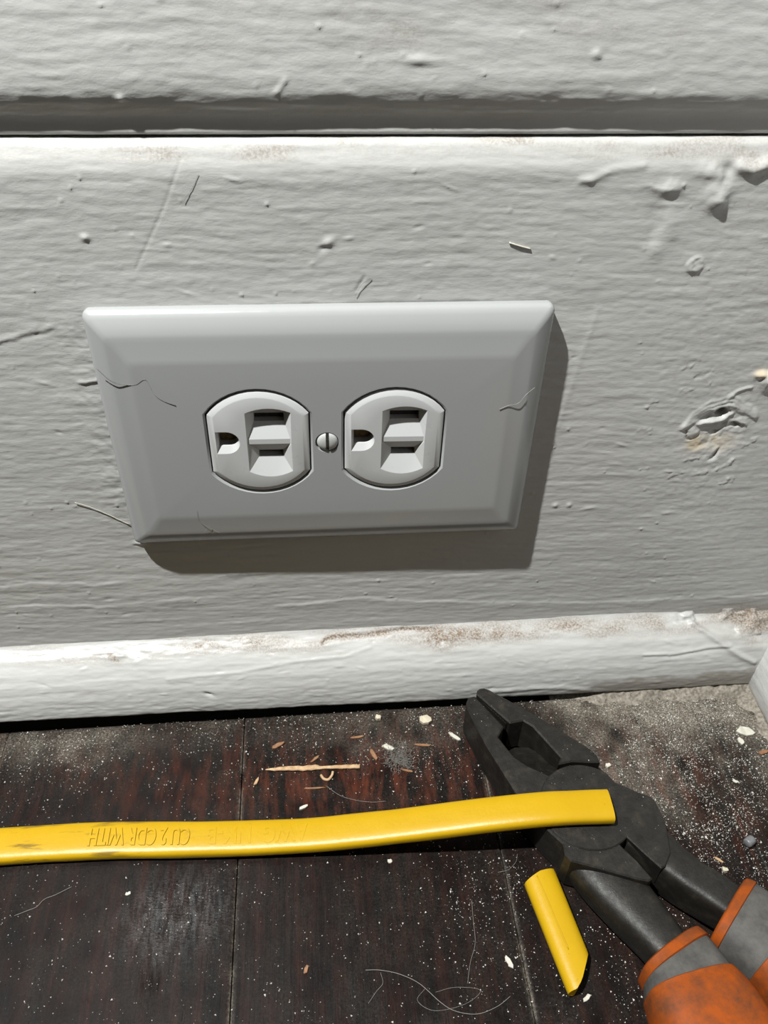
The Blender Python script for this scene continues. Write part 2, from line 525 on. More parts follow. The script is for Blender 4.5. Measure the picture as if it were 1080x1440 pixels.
for cx_, cz_, an, ln_, a_ in ((106, 139, .5, 5, .16), (111, 136, .4, 4, -.15), (107, 131, .2, 4, .18), (98, 126, .6, 3, .14), (97, 117, .1, 4, .12), (115, 104, .3, 5, .22), (120, 99.5, -.2, 4, .18), (128, 101, .6, 5, .22), (130, 95, .1, 4, .2), (112, 97, .8, 4, .15), (133, 110, .5, 5, .2)):
    L_ = [(cx_+ln_*t*math.cos(an), cz_+ln_*t*math.sin(an)) for t in (0, .5, 1)]
    e_ = ridge(X+2.2*fbm(X/2.2, SZ/2.2, 170, 3), SZ+2.2*fbm(X/2.2, SZ/2.2, 180, 3), L_, .55)
    h += a_*e_*(1+1.5*fbm(X/1.1, SZ/1.1, 175, 2))
h += sstep(96, 118, X)*(1-sstep(188, 194, SZ))*(.05*fbm(X/1.6, SZ/1.3, 190, 3)*sstep(-.1, .25, fbm(X/9, SZ/9, 191, 2)))
h += np.clip(1.2-np.hypot((X-122)/20, (SZ-110)/34), 0, 1)*0.16*fbm(X/3.2, SZ/2.2, 33, 4, .6)
h += np.clip(1.2-np.hypot((X-108)/22, (SZ-150)/40), 0, 1)*0.10*fbm(X/2.5, SZ/2.0, 35, 3)
# thick caulked paint by the left edge of the plate
cl = np.exp(-((X+66)/7)**2)*sstep(78, 90, SZ)*(1-sstep(156, 164, SZ))
h += cl*(.10*fbm((X+.8*SZ)/1.6, (SZ-.5*X)/6, 131, 3)+.16*fbm(X/5, SZ/1.8, 133, 3)+.18)
h += .25*ridge(XW, ZW, [(-68, 139.6), (-66, 139.2), (-63, 139.6)], .6)+.55*gauss(X, SZ, -61.5, 78.8, 1.8, .9)
h += .14*ridge(X, ZW, [(-90, 151), (-80, 154), (-72, 156)], .9)-.12*ridge(X, ZW, [(-90, 149.8), (-80, 152.8), (-72, 154.8)], .7)
# sagged paint ledges low on the board and at the left
def ledge(pts, amp, w, under=False):
    global h
    px = [p[0] for p in pts]; pz = [p[1] for p in pts]
    zc = np.interp(X, px, pz)+1.0*vnoise(X/7, X*0, 71)+.4*vnoise(X/2.2, X*0, 72)
    e = sstep(px[0], px[0]+6, X)*(1-sstep(px[-1]-8, px[-1], X))
    d = SZ-zc
    wa, wb = (w*2.2, w*.5) if under else (w*.45, w*2.4)
    e = e*np.clip(.75+.9*vnoise(X/16, X*0, 74), .15, 1.1)
    h += e*amp*np.where(d > 0, np.exp(-(d/wa)**2), np.exp(-(d/wb)**2))
ledge([(-22, 45.6), (-4, 46.2), (12, 47.4), (30, 44.4), (60, 42.3), (95, 39.4), (135, 38.4), (180, 39)], .24, 1.2)
ledge([(-118, 61.7), (-98, 62.4), (-80, 60.6), (-66, 62)], .22, 1.1)
ledge([(-112, 52.5), (-80, 50), (-40, 52), (-30, 51)], .16, 1.0)
ledge([(-128, 80.5), (-116, 81.2), (-104, 80.6)], .4, .7, True)
ledge([(30, 56), (60, 57.5), (80, 54)], .1, 1.0)
for _ in range(46):                                                     # scattered flecks and dents
    cx, cz = pr.uniform(-112, 140), pr.uniform(38, 194)
    h += pr.choice([-.18, .2])*gauss(X, SZ, cx, cz, pr.uniform(.8, 2.4), pr.uniform(.3, .6), pr.uniform(-.5, .3))
st = np.zeros(X.shape+(3,))
top = sstep(Z0+75.0, Z0+77.6, SZ)
st[..., 0] += top*(0.10+0.75*np.clip(fbm(X/14, SZ/5, 51, 3)+.12+.15*sstep(60, 110, X), 0, 1)*sstep(-70, -20, X))
st[..., 0] += 0.5*gauss(X, SZ, 112, 197, 12, 3)*np.clip(.6+fbm(X/3, SZ/3, 52), 0, 1)
nz = fbm(X/1.6, SZ/1.6, 53, 3)
st[..., 1] += np.clip(1.4*gauss(X, SZ, 117, 111.2, 3.3, 2.9)*(.85+1.3*nz), 0, 1)*.95
st[..., 1] += np.clip(1.5*gauss(X, SZ, 130.5, 136.2, 1.9, 1.4), 0, 1)*.9+.6*gauss(X, SZ, 122.7, 112.4, 1.1)
st[..., 1] += 0.6*gauss(X, SZ, 126, 111, 4.2, 3.2)*np.clip(.8+1.2*nz, 0, 1)
st[..., 0] += .22*sstep(108, 128, X)*np.clip(.3+fbm(X/12, SZ/12, 59, 3), 0, 1)*sstep(140, 165, SZ)
st[..., 2] += 0.35*(1-sstep(33, 40, SZ))*sstep(110, 150, X)
st[..., 0] += 0.5*(1-sstep(31, 37, SZ))*sstep(120, 165, X)+.25*(1-sstep(31, 36, SZ))*np.clip(fbm(X/20, SZ/5, 54)+.1, 0, 1)
st[..., 0] += 0.35*sstep(.26, .42, vnoise(X/1.3, SZ/1.3, 57))*sstep(84, 112, X)*(1-sstep(196, 198, SZ))*.5
V = np.stack([X, YY+Nn[S.astype(int), 0]*h, ZZ+Nn[S.astype(int), 1]*h], -1)
o = grid_mesh('baseboard_back', V, M_PAINT, attr=st)
tag(o, 'wide white painted board carrying the outlet, with a slanted dirty top edge', kind='structure')

# --- upper board with a rounded under-edge
prof = [(7.2, Z0+240), (0.9, Z0+94), (1.0, Z0+90.6), (1.5, Z0+88.8), (2.6, Z0+87.0), (3.2, Z0+86.0), (3.7, Z0+84.9), (3.9, Z0+83.8), (3.85, Z0+82.8), (3.6, Z0+81.9), (3.7, Z0+81.2), (9, Z0+80.9)]
P = resample(prof, 0.45)
keep = (P[:, 1] < Z0+124) | (np.arange(len(P)) % 12 == 0)
P = smooth_profile(P[keep], 3)
Nn = normals2(P); Nn = Nn*np.sign(-Nn[4, 0])
xs = graded(-420, -90, 135, XR+4, 0.55, 8)
X, S = np.meshgrid(xs, np.arange(len(P)), indexing='ij'); S = S.astype(int)
ZZ = P[S, 1]; YY = P[S, 0]; SZ = ZZ-YY
h = brush(X, SZ, 13, 1.1)*np.where(ZZ < Z0+86.5, .45, 1)
h += pimples(X, SZ, 40, -75, 115, Z0+88, Z0+112, pr)
h += .45*gauss(X, SZ, 63.6, Z0+98, .9)+.4*gauss(X, SZ, 23, Z0+96.5, 3.0, .9)+.3*gauss(X, SZ, 62, Z0+88.5, 4, .6)
h += .25*ridge(X, SZ, [(-9, Z0+90), (-7, Z0+92.6)], .5)
h += .5*gauss(X, SZ, -44, Z0+88.4, .8)
h += .22*fbm(X/30, SZ*0, 19, 3)*np.exp(-((ZZ-Z0-89.5)/2.2)**2)*2
st = np.zeros(X.shape+(3,))
st[..., 0] = .30*np.clip(fbm(X/16, SZ/9, 58, 4)+.05, 0, 1)*sstep(Z0+96, Z0+104, ZZ)*1.6
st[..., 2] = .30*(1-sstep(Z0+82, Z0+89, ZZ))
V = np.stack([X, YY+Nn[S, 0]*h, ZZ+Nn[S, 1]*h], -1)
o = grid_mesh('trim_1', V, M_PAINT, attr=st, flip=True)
tag(o, 'white painted upper board with rounded lower edge above the joint', kind='structure')

# --- quarter-round shoe along the back board
def shoe_pts(zb):
    return [(0.6, 33.0), (-0.2, 31.6), (-1.8, 30.4), (-4.6, 28.6), (-8.0, 25.4), (-11.0, 21.0), (-13.0, 16.0), (-14.2, 11.0), (-14.6, 8.0), (-14.6, zb+.5), (-14.1, zb), (-4, zb+.2)]
xs = graded(-420, -132, 165, XR+2, 0.6, 8)
base = [resample(shoe_pts(zb), 0.45) for zb in (7.0, 3.0)]
nP = 110
def to_n(P, n):
    seg = np.r_[0, np.cumsum(np.hypot(*np.diff(P, axis=0).T))]
    s = np.linspace(0, seg[-1], n)
    return np.c_[np.interp(s, seg, P[:, 0]), np.interp(s, seg, P[:, 1])]
PA, PB = (smooth_profile(to_n(b, nP), 2) for b in base)
X, S = np.meshgrid(xs, np.arange(nP), indexing='ij'); S = S.astype(int)
w = np.interp(X, [-420, -121, 46, 110, 170], [1.0, 1.0, .30, .08, 0.0])+0.09*fbm(X/12, X*0, 77, 3)
YY = PA[S, 0]*w+PB[S, 0]*(1-w); ZZ = PA[S, 1]*w+PB[S, 1]*(1-w)
NA = normals2(PA); NA = NA*np.sign(-NA[50, 0])
SZ = S*0.42
h = brush(X, SZ+300, 23, 1.5)+.10*fbm(X/3, SZ/1.2, 27, 3)*sstep(24, 30, SZ)
h += pimples(X, SZ, 50, -110, 150, 2, 34, pr)
h += 0.9*gauss(X, SZ, -76, 6.5, 9, 2.2)*sstep(-.2, .3, fbm(X/8, SZ/3, 24))
h -= 0.5*ridge(X, SZ, [(-3, 6.0), (0, 4.6), (13, 4.2), (26, 2.8), (38, 3.2), (40, 8)], .8)
h += 0.28*ridge(X, SZ, [(-60, 17.5), (-35, 16), (-14, 13.0), (4, 12), (14, 9)], .7)
h += 0.35*ridge(X, SZ, [(58, 31.5), (66, 31), (76, 30), (88, 30.6), (98, 33)], 1.1)
h += 0.30*ridge(X, SZ, [(118, 17.2), (130, 17.6), (142, 15.8), (152, 15.4)], .6)-.25*ridge(X, SZ, [(118, 18.3), (130, 18.7), (142, 16.9), (152, 16.5)], .5)
h -= .9*gauss(X, SZ, -46, 25, 1.6, .7, .5)
# chipped away top near the right corner, lumps of paint over the mitre
h -= 1.6*sstep(132, 137, X+1.1*SZ*.6)*(1-sstep(5, 9, SZ-(X-140)*.25))*sstep(-.45, .1, fbm(X/5, SZ/4, 26)+.1)
h += .8*ridge(X, SZ, [(134, 3), (141, 9), (149, 15), (156, 20), (162, 23)], 1.1)
for _ in range(40):
    h += pr.choice([-.2, .22])*gauss(X, SZ, pr.uniform(-115, 150), pr.uniform(3, 36), pr.uniform(.7, 2.5), pr.uniform(.3, .6), pr.uniform(-.4, .4))
st = np.zeros(X.shape+(3,))
dirt = np.exp(-((SZ-5.0)/4.6)**2)*(.7+.5*sstep(-60, 20, X))
st[..., 0] += dirt*np.clip(.30+.85*fbm(X/16, SZ/5, 61, 3), 0, 1)*.9
st[..., 0] += 1.6*ridge(X, SZ+.8*fbm(X/4, SZ/4, 68, 2), [(-4, 6.5), (-2, 4.4), (13, 4.0), (26, 2.6), (37, 3.0)], .6)
st[..., 0] += 1.5*gauss(X, SZ, 41, 6.5, 4.6, 4.0)*np.clip(.75+1.4*fbm(X/2.5, SZ/2.5, 62), 0, 1)
st[..., 0] += .75*gauss(X, SZ, -43, 4.5, 13, 2.8)*np.clip(.5+1.3*fbm(X/3, SZ/2, 63), 0, 1)
st[..., 0] += .55*gauss(X, SZ, 60, 5.0, 30, 3.6)*np.clip(.5+1.4*fbm(X/4, SZ/3, 64), 0, 1)
st[..., 0] += .9*gauss(X, SZ, -79, 8.0, 2.6, 1.1, .75)
st[..., 0] += 1.3*gauss(X, SZ, 166, 6.0, 12, 8)*np.clip(.8+fbm(X/4, SZ/3, 65), 0, 1)
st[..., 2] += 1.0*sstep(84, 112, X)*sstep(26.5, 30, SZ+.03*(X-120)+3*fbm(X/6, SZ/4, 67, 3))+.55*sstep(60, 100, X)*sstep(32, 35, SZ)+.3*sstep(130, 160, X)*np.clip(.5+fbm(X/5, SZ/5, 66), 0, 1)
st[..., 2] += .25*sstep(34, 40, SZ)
V = np.stack([X, YY+NA[S, 0]*h, ZZ+NA[S, 1]*h], -1)
o = grid_mesh('trim_2', V, M_PAINT, attr=st)
tag(o, 'white quarter-round moulding, dirt-streaked on top, along the foot of the outlet board', kind='structure')

# --- right-hand return: board and its shoe
ys = graded(-520, -75, -1, 4, 0.7, 8)
S_, Y_ = np.meshgrid(np.arange(nP), ys, indexing='ij'); S_ = S_.astype(int)
PX = XR+PB[S_, 0]*0.95; PZ = PB[S_, 1]-(PB[S_, 1] < 6)*1.4
h = brush(Y_, S_*.42+60, 31, 1.1)+.5*gauss(Y_, S_*.42, -33, 33, 3, 2)+.2*fbm(Y_/4, S_*.1, 32)
st = np.zeros(Y_.shape+(3,))
st[..., 0] += .9*np.exp(-((S_*.42-4)/7.0)**2)*np.exp((Y_+4)/12.)*np.clip(.8+fbm(Y_/4, S_*.1, 34), 0, 1)+.25*np.clip(fbm(Y_/6, S_*.06, 36), 0, 1)
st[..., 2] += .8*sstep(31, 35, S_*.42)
V = np.stack([PX+NA[S_, 0]*h, Y_, PZ+NA[S_, 1]*h], -1)
o = grid_mesh('trim_3', V, M_PAINT, attr=st)
tag(o, 'white moulding returning along the right-hand wall, dusty at its foot', kind='structure')
ys = graded(-520, -60, 2, 4, 1.5, 10); zs = graded(-2, 20, 70, Z0+240, 1.5, 6)
Y_, Z_ = np.meshgrid(ys, zs, indexing='ij')
h = brush(Y_, Z_, 37, 1.2)
V = np.stack([XR-h, Y_, Z_], -1)
st = np.zeros(Y_.shape+(3,)); st[..., 0] = .7*np.exp(-((Z_-31)/6)**2)*np.exp(np.minimum(Y_, 0)/18.)
o = grid_mesh('baseboard_right', V, M_PAINT, attr=st, flip=True)
tag(o, 'white painted board on the right-hand wall', kind='structure')

# --- floor: planks running away from the wall, thin dusty seams between them
floor = tag(empty('floor'), 'dark-stained worn wooden plank floor dusted with white plaster grit', kind='structure')
SEAMS = [-465, -379, -293, -207, -120.6, -34.2, 52.4, 138.6, 176]
def dust_amount(x, y):
    d = 1.9*sstep(70, 125, x)*np.exp(np.clip((y+13), -200, 0)/(13.0+0*x))
    d += 0.85*np.exp((y+12)/9.0)*sstep(55, 100, x)+.30*np.exp((y+12)/6.0)
    d += 1.3*sstep(146, 163, x+6*fbm(x/9, y/9, 83, 2))*np.exp((y+13)/38.0)
    d += 0.60*gauss(x, y, 100, -46, 12, 11)+.30*gauss(x, y, 112, -60, 12, 9)
    d += 0.40*gauss(x, y, -96, -22, 24, 8)+.28*gauss(x, y, 20, -24, 24, 8)
    d += 0.045
    return d*np.clip(.75+.9*fbm(x/7, y/7, 81, 3), .1, 1.6)
for i, (a, b) in enumerate(zip(SEAMS[:-1], SEAMS[1:])):
    a_, b_ = a+.2, b-.2
    edge = np.array([0, .12, .3, .6])
    xi = np.r_[a_+edge, np.linspace(a_+1.4, b_-1.4, int((b_-a_)/1.1)), b_-edge[::-1]]
    yi = graded(-620, -165, -13.2, -13.2, 1.1, 12)
    X, Y = np.meshgrid(xi, yi, indexing='ij')
    e = np.minimum(X-a_, b_-X)
    Zt = -.30*np.exp(-(e/.28)**2)+.10*fbm(X/11, Y/70, 85+i, 3)+.05*fbm(X/2.5, Y/30, 95+i, 2)
    Zt -= .16*(1-np.cos((X-a_)/(b_-a_)*2*math.pi))*-.4
    Zt -= .9*gauss(X, Y, -56.8, -102.3, .8, 4.2, .12)+.4*gauss(X, Y, -59.0, -104, .6, 3, .1)
    Zt -= .9*np.exp(-((Y+13.2)/.6)**2)
    Zt = Zt-.15
    at = np.zeros(X.shape+(3,))
    at[..., 0] = .75*gauss(X, Y, 8, -42, 46, 17)+.22*gauss(X, Y, -70, -38, 40, 14)+.5*gauss(X, Y, 112, -50, 22, 22)+.5*gauss(X, Y, 137, -70, 5, 9)+.08
    at[..., 1] = 1.2*gauss(X, Y, -52, -84, 15, 11, .2)
    at[..., 2] = dust_amount(X, Y)+.6*np.exp(-(e/.45)**2)*np.clip(.6+1.8*fbm(Y/6, X*0, 88, 3), 0, 1)*np.where(X > 120, .25, 1)
    # skirt so each plank has thickness
    T = np.stack([X, Y, Zt], -1)
    lo0 = T[:1].copy(); lo0[..., 2] = -14; lo1 = T[-1:].copy(); lo1[..., 2] = -14
    T = np.concatenate([lo0, T, lo1], 0); at = np.concatenate([at[:1]*.3, at, at[-1:]*.3], 0)
    lo2 = T[:, -1:].copy(); lo2[..., 2] = -14; lo3 = T[:, :1].copy(); lo3[..., 2] = -14
    T = np.concatenate([lo3, T, lo2], 1); at = np.concatenate([at[:, :1], at, at[:, -1:]*.3], 1)
    grid_mesh('plank', T, M_FLOOR, floor, attr=at)
bm = bmesh.new()
prism(bm, [(-470, -625), (XR+6, -625), (XR+6, 8), (-470, 8)], -22, -9, 0)
from_bm('subfloor', bm, M_SUB, floor)

# ------------------------------------------------------------------ electrical outlet
outlet = empty('electrical_outlet', (0, -1.25, Z0), (0, 0, math.radians(-0.62)))
tag(outlet, 'white duplex electrical outlet lying sideways in a glossy cover plate with sloping edges', 'outlet')

def rrect(hw, hh, r, n=6):
    pts = []
    for cx, cz, a0 in ((hw-r, hh-r, 0), (-hw+r, hh-r, 90), (-hw+r, -hh+r, 180), (hw-r, -hh+r, 270)):
        for k in range(n+1):
            a = math.radians(a0+90*k/n)
            pts.append((cx+r*math.cos(a), cz+r*math.sin(a)))
    return pts

FH, FA = 17.45, 14.3          # receptacle face: radius, half width between the flats
def face_outline(grow=0.0, n=14, dx=0.0):
    r, a = FH+grow, FA+grow
    t0 = math.acos(a/r)
    pts = []
    for k in range(n+1):
        t = t0+(math.pi-2*t0)*k/n
        pts.append((dx+r*math.cos(t), r*math.sin(t)))
    for k in range(n+1):
        t = math.pi+t0+(math.pi-2*t0)*k/n
        pts.append((dx+r*math.cos(t), r*math.sin(t)))
    return pts

SP = 19.45
TW = 0.0097
def tw(p):
    c, s = math.cos(TW), math.sin(TW)
    return (c*p[0]+s*p[1], -s*p[0]+c*p[1])

bm = bmesh.new()
def ring(pts, y):
    return [bm.verts.new((x, y, z)) for x, z in pts]
HW, HH = 62.5, 40.4
loops = [(0.3, 0.3, 1.5, 0.9), (0.0, 0.0, 1.8, -1.2), (0.15, 0.15, 1.8, -2.3), (0.7, 0.7, 1.8, -3.05), (1.6, 1.8, 1.7, -3.75),
         (3.2, 3.6, 1.6, -4.62), (4.6, 5.4, 1.5, -5.3), (5.4, 6.4, 1.5, -5.5), (6.6, 7.6, 1.5, -5.6), (9.6, 12.4, 1.5, -6.17), (10.3, 13.3, 1.5, -6.27), (11.2, 14.3, 1.5, -6.3)]
rs = [ring(rrect(HW-ix, HH-iz, r), y) for ix, iz, r, y in loops]
for A, B in zip(rs[:-1], rs[1:]):
    bridge(bm, A, B)
holes = []
for s in (-1, 1):
    o1 = [tw(p) for p in face_outline(1.0, dx=s*SP)]
    o2 = [tw(p) for p in face_outline(0.42, dx=s*SP)]
    A = ring(o1, -6.3); B = ring(o2, -5.75); C = ring(o2, -2.6)
    bridge(bm, B, A); bridge(bm, C, B)
    holes.append(A)
sc = [(3.5*math.cos(2*math.pi*k/24), 3.5*math.sin(2*math.pi*k/24)) for k in range(24)]
A = ring(sc, -6.3); B = ring([(x*.9, z*.9) for x, z in sc], -5.6); C = ring([(x*.9, z*.9) for x, z in sc], -3.5)
bridge(bm, B, A); bridge(bm, C, B); holes.append(A)
fill_holes(bm, [rs[-1]]+holes)
pl = from_bm('cover_plate', bm, M_PLATE, outlet, smooth=32)
pl['label'] = 'glossy white cover plate with sloping edges'

def receptacle(name):
    bm = bmesh.new()
    def ring(pts, y): return [bm.verts.new((x, y, z)) for x, z in pts]
    L = [ring(face_outline(0.0), 4.5), ring(face_outline(0.0), -0.05), ring(face_outline(-0.22), -.28), ring(face_outline(-1.55), -.93), ring(face_outline(-1.85), -1.0)]
    for A, B in zip(L[:-1], L[1:]): bridge(bm, A, B)
    # two-slot pocket with a ridge between the slots
    def arc(p0, p1, sag, n=8):
        out = []
        for k in range(n+1):
            t = k/n
            out.append((p0[0]+(p1[0]-p0[0])*t, p0[1]+(p1[1]-p0[1])*t+sag*4*t*(1-t)))
        return out
    yF = -1.0
    top = ring(arc((-3.6, 10.7), (9.3, 10.7), 1.5), yF)
    bot = ring(arc((9.2, -9.8), (-3.6, -9.8), -1.9), yF)
    MR = bm.verts.new((9.1, yF, .1)); ML = bm.verts.new((-3.6, yF, .1))
    rim = top+[MR]+bot+[ML]
    def V(x, y, z): return bm.verts.new((x, y, z))
    RL0, RR0 = V(-3.3, yF+.45, 1.5), V(8.8, yF+.45, 1.5)
    RL1, RR1 = V(-3.3, yF+.45, -.15), V(8.8, yF+.45, -.15)
    yS = yF+2.3
    U = [V(-1.3, yS, 9.4), V(7.2, yS, 9.4), V(7.2, yS, 6.6), V(-1.3, yS, 6.6)]
    D = [V(-.5, yS-.3, -3.3), V(6.6, yS-.3, -3.3), V(6.6, yS-.3, -5.5), V(-.5, yS-.3, -5.5)]
    F = bm.faces.new
    for i in range(len(top)-1):                                   # upper shelf fan
        m = U[0] if i < 4 else U[1]
        F((top[i], top[i+1], m))
    F((top[4], U[1], U[0]))
    F((top[-1], MR, RR0, U[2], U[1])); F((U[2], RR0, RL0, U[3])); F((top[0], U[0], U[3], RL0, ML))
    F((RL0, RR0, RR1, RL1)); F((MR, RR1, RR0)); F((ML, RL0, RL1))
    F((RL1, RR1, D[1], D[0])); F((MR, bot[0], D[2], D[1], RR1)); F((ML, RL1, D[0], D[3], bot[-1]))
    for i in range(len(bot)-1):
        m = D[2] if i < 4 else D[3]
        F((bot[i], bot[i+1], m))
    F((bot[4], D[3], D[2]))
    for Q in (U, D):
        W = [V(v.co.x, 5.5, v.co.z) for v in Q]
        bridge(bm, Q, W)
    # D-shaped earth hole
    def dshape(xl, xr, zt, zb, n=12):
        r = (zt-zb)/2; zc = (zt+zb)/2; cx = xr-r
        pts = [(xl, zb), (xl, zt)]
        for k in range(n+1):
            t = math.pi/2-math.pi*k/n
            pts.append((cx+r*math.cos(t), zc+r*math.sin(t)))
        return pts
    G0 = ring(dshape(-12.4, -5.6, 4.5, -3.1), yF); G1 = ring(dshape(-11.7, -6.2, 3.9, -.9), yF+1.1); G2 = ring(dshape(-11.7, -6.2, 3.9, -.9), 5.5)
    bridge(bm, G0, G1); bridge(bm, G1, G2)
    fill_holes(bm, [L[-1], rim, G0])
    bmesh.ops.triangulate(bm, faces=[f for f in bm.faces if len(f.verts) > 4])
    o = from_bm(name, bm, M_FACE, outlet, smooth=14)
    def slot_back(nm, x0, x1, z0, z1, y, m):
        b = bmesh.new()
        prism(b, [(x0, z0), (x1, z0), (x1, z1), (x0, z1)], 0, .6, .1)
        for v in b.verts: v.co = Vector((v.co.x, y-v.co.z, v.co.y))
        return from_bm(nm, b, m, o)
    slot_back('slot_contact', -1.6, 7.5, 6.3, 9.7, 4.2, M_DARK)
    slot_back('slot_contact', -.8, 6.9, -5.8, -3.0, 4.2, M_DARK)
    slot_back('earth_contact', -12, -6, -1.2, 4.2, 3.6, M_BRASS)
    return o
def rot_y(p): return tw(p)
rc = receptacle('receptacle')
rc.location = (tw((-SP, 0))[0]*MM, -5.75*MM, tw((-SP, 0))[1]*MM); rc.rotation_euler = (0, TW, 0)
rc2 = rc.copy(); link(rc2, outlet)
rc2.location = (tw((SP, 0))[0]*MM, -5.65*MM, tw((SP, 0))[1]*MM); rc2.rotation_euler = (0, TW, math.radians(-.4))
for ch in list(rc.children):
    c = ch.copy(); link(c, rc2)
rc['label'] = 'receptacle face left of the screw'; rc2['label'] = 'receptacle face right of the screw'

bm = bmesh.new()                                                  # slotted screw, slot upright
R_ = 3.05
nseg = 28
prof_s = [(R_, 1.6), (R_, 0.0), (R_*.93, -.35), (R_*.7, -.68), (R_*.4, -.86)]
rings = []
for r, y in prof_s:
    rings.append([bm.verts.new((r*math.cos(2*math.pi*k/nseg), y, r*math.sin(2*math.pi*k/nseg))) for k in range(nseg)])
for A, B in zip(rings[:-1], rings[1:]): bridge(bm, A, B)
c = bm.verts.new((0, -.92, 0))
for k in range(nseg): bm.faces.new((rings[-1][k], rings[-1][(k+1) % nseg], c))
# carve: pull the slot strip back
bmesh.ops.bisect_plane(bm, geom=bm.verts[:]+bm.edges[:]+bm.faces[:], plane_co=(.48, 0, 0), plane_no=(1, 0, 0))
bmesh.ops.bisect_plane(bm, geom=bm.verts[:]+bm.edges[:]+bm.faces[:], plane_co=(-.48, 0, 0), plane_no=(1, 0, 0))
bmesh.ops.bisect_plane(bm, geom=bm.verts[:]+bm.edges[:]+bm.faces[:], plane_co=(.47, 0, 0), plane_no=(1, 0, 0))
bmesh.ops.bisect_plane(bm, geom=bm.verts[:]+bm.edges[:]+bm.faces[:], plane_co=(-.47, 0, 0), plane_no=(1, 0, 0))
for v in bm.verts:
    if abs(v.co.x) < .475 and v.co.y < .9: v.co.y = .9
scr = from_bm('screw', bm, M_SCREW, outlet, smooth=35, loc=(0.1, -6.15, .15))
scr['label'] = 'white slotted screw'
bm = bmesh.new()
prism(bm, [(-.45, -2.8), (.45, -2.8), (.45, 2.8), (-.45, 2.8)], 0, .2, .03)
for v in bm.verts: v.co = Vector((v.co.x, .9-v.co.z, v.co.y))
from_bm('screw_slot', bm, M_ZINC, scr)

# ------------------------------------------------------------------ combination pliers
pliers = empty('pliers', (80, -68, 0))
tag(pliers, 'black steel combination pliers with orange and grey rubber grips lying on the floor', 'pliers')
PC = Vector((80, -68, 0))
def pfin(name, bm, m, smooth=25, parent=None):
    for v in bm.verts: v.co -= PC
    return from_bm(name, bm, m, parent or pliers, smooth=smooth)

bm = bmesh.new()
A_OUT = [(47.2, -27.2), (47.5, -24.6), (48.7, -22.4), (51.0, -22.0), (59.1, -35.9), (56.2, -39.9), (58.0, -43.9), (60.2, -48.3), (64.0, -52.0), (69.5, -55.6),
         (80, -62), (87.1, -82.3), (90.4, -87.2), (93.4, -93.2), (91.9, -93.9), (88.8, -93.1), (79.6, -89.5), (69.9, -85.9), (68.6, -83.6), (68.8, -80.2),
         (65.5, -75.9), (58.1, -62.6), (51.4, -43.4)]
prism(bm, A_OUT, .6, 16.45, .45, .8)
pfin('jaw', bm, M_STEEL)
# scooped pipe-grip hollow: ramp down from the lower jaw
bm = bmesh.new()
rim_ = [(60.2, -48.3), (64.0, -52.0), (69.5, -55.6), (73.5, -54.4), (75.8, -50.5), (75.0, -46.0), (72.4, -41.5), (68.5, -38.6), (63.5, -38.6), (59.6, -41.4), (58.4, -44.6)]
zr = [15.4, 15.6, 14.8, 12.5, 9.5, 7.5, 6.5, 6.5, 7.0, 8.5, 12.0]
tv = [bm.verts.new((x, y, z)) for (x, y), z in zip(rim_, zr)]
cv = bm.verts.new((66.5, -47.0, 8.6))
bv = [bm.verts.new((x, y, .7)) for x, y in rim_]
nn = len(rim_)
for i in range(nn):
    j = (i+1) % nn
    bm.faces.new((tv[i], tv[j], cv)); bm.faces.new((bv[i], bv[j], tv[j], tv[i]))
bm.faces.new(bv[::-1])
pfin('pipe_grip_hollow', bm, M_STEEL, smooth=60)

bm = bmesh.new()
B_OUT = [(51.8, -21.8), (52.2, -20.0), (53.4, -19.1), (55.0, -19.0), (56.7, -19.9), (69.9, -30.9), (80.1, -40.7), (87.2, -47.6), (88.6, -50.2), (88.9, -52.9), (85.2, -52.6),
         (79.3, -51.9), (74.4, -52.6), (75.9, -50.0), (69.1, -36.9), (66.3, -34.3), (61.4, -35.0)]
prism(bm, B_OUT, .6, 17.0, .5, .8)
pfin('jaw', bm, M_STEEL)
# toothed inner faces: a row of small teeth along each straight bite
for (a, b, sgn) in (((59.0, -35.7), (52.2, -23.9), 1), ((60.6, -34.1), (52.6, -22.4), -1)):
    bm = bmesh.new()
    a, b = Vector(a), Vector(b); d = (b-a).normalized(); nrm = Vector((-d.y, d.x))*sgn
    n = 12; L = (b-a).length/n
    for k in range(n):
        p = a+d*(k*L)
        tri = [p-nrm*.3, p+d*L-nrm*.3, p+d*(L*.5)+nrm*-.05]
        prism(bm, [tuple(q) for q in tri], 3, 15.5, 0)
    pfin('teeth', bm, M_STEEL)

bm = bmesh.new()
cx, cy, rr = 79.8, -68.3, 15.15
arc_ = []
for k in range(41):
    t = math.radians(-50-(261*k/40))
    arc_.append((cx+rr*math.cos(t), cy+rr*math.sin(t)))
plateB = arc_+[(91.6, -60.6), (99.0, -65.3), (101.2, -66.2), (102.7, -67.8), (103.2, -72.0), (103.4, -77), (101.6, -86), (98.4, -90.0), (96.9, -90.6), (93.3, -85.6)]
prism(bm, plateB, 7.5, 17.0, .35)
pfin('pivot_plate', bm, M_STEEL)
# lower half of the lap joint, under the pivot plate
bm = bmesh.new()
low = [(cx+14.0*math.cos(2*math.pi*k/32), cy+14.0*math.sin(2*math.pi*k/32)) for k in range(32)]
prism(bm, low, .6, 8, .1, .6)
pfin('joint_boss', bm, M_STEEL)

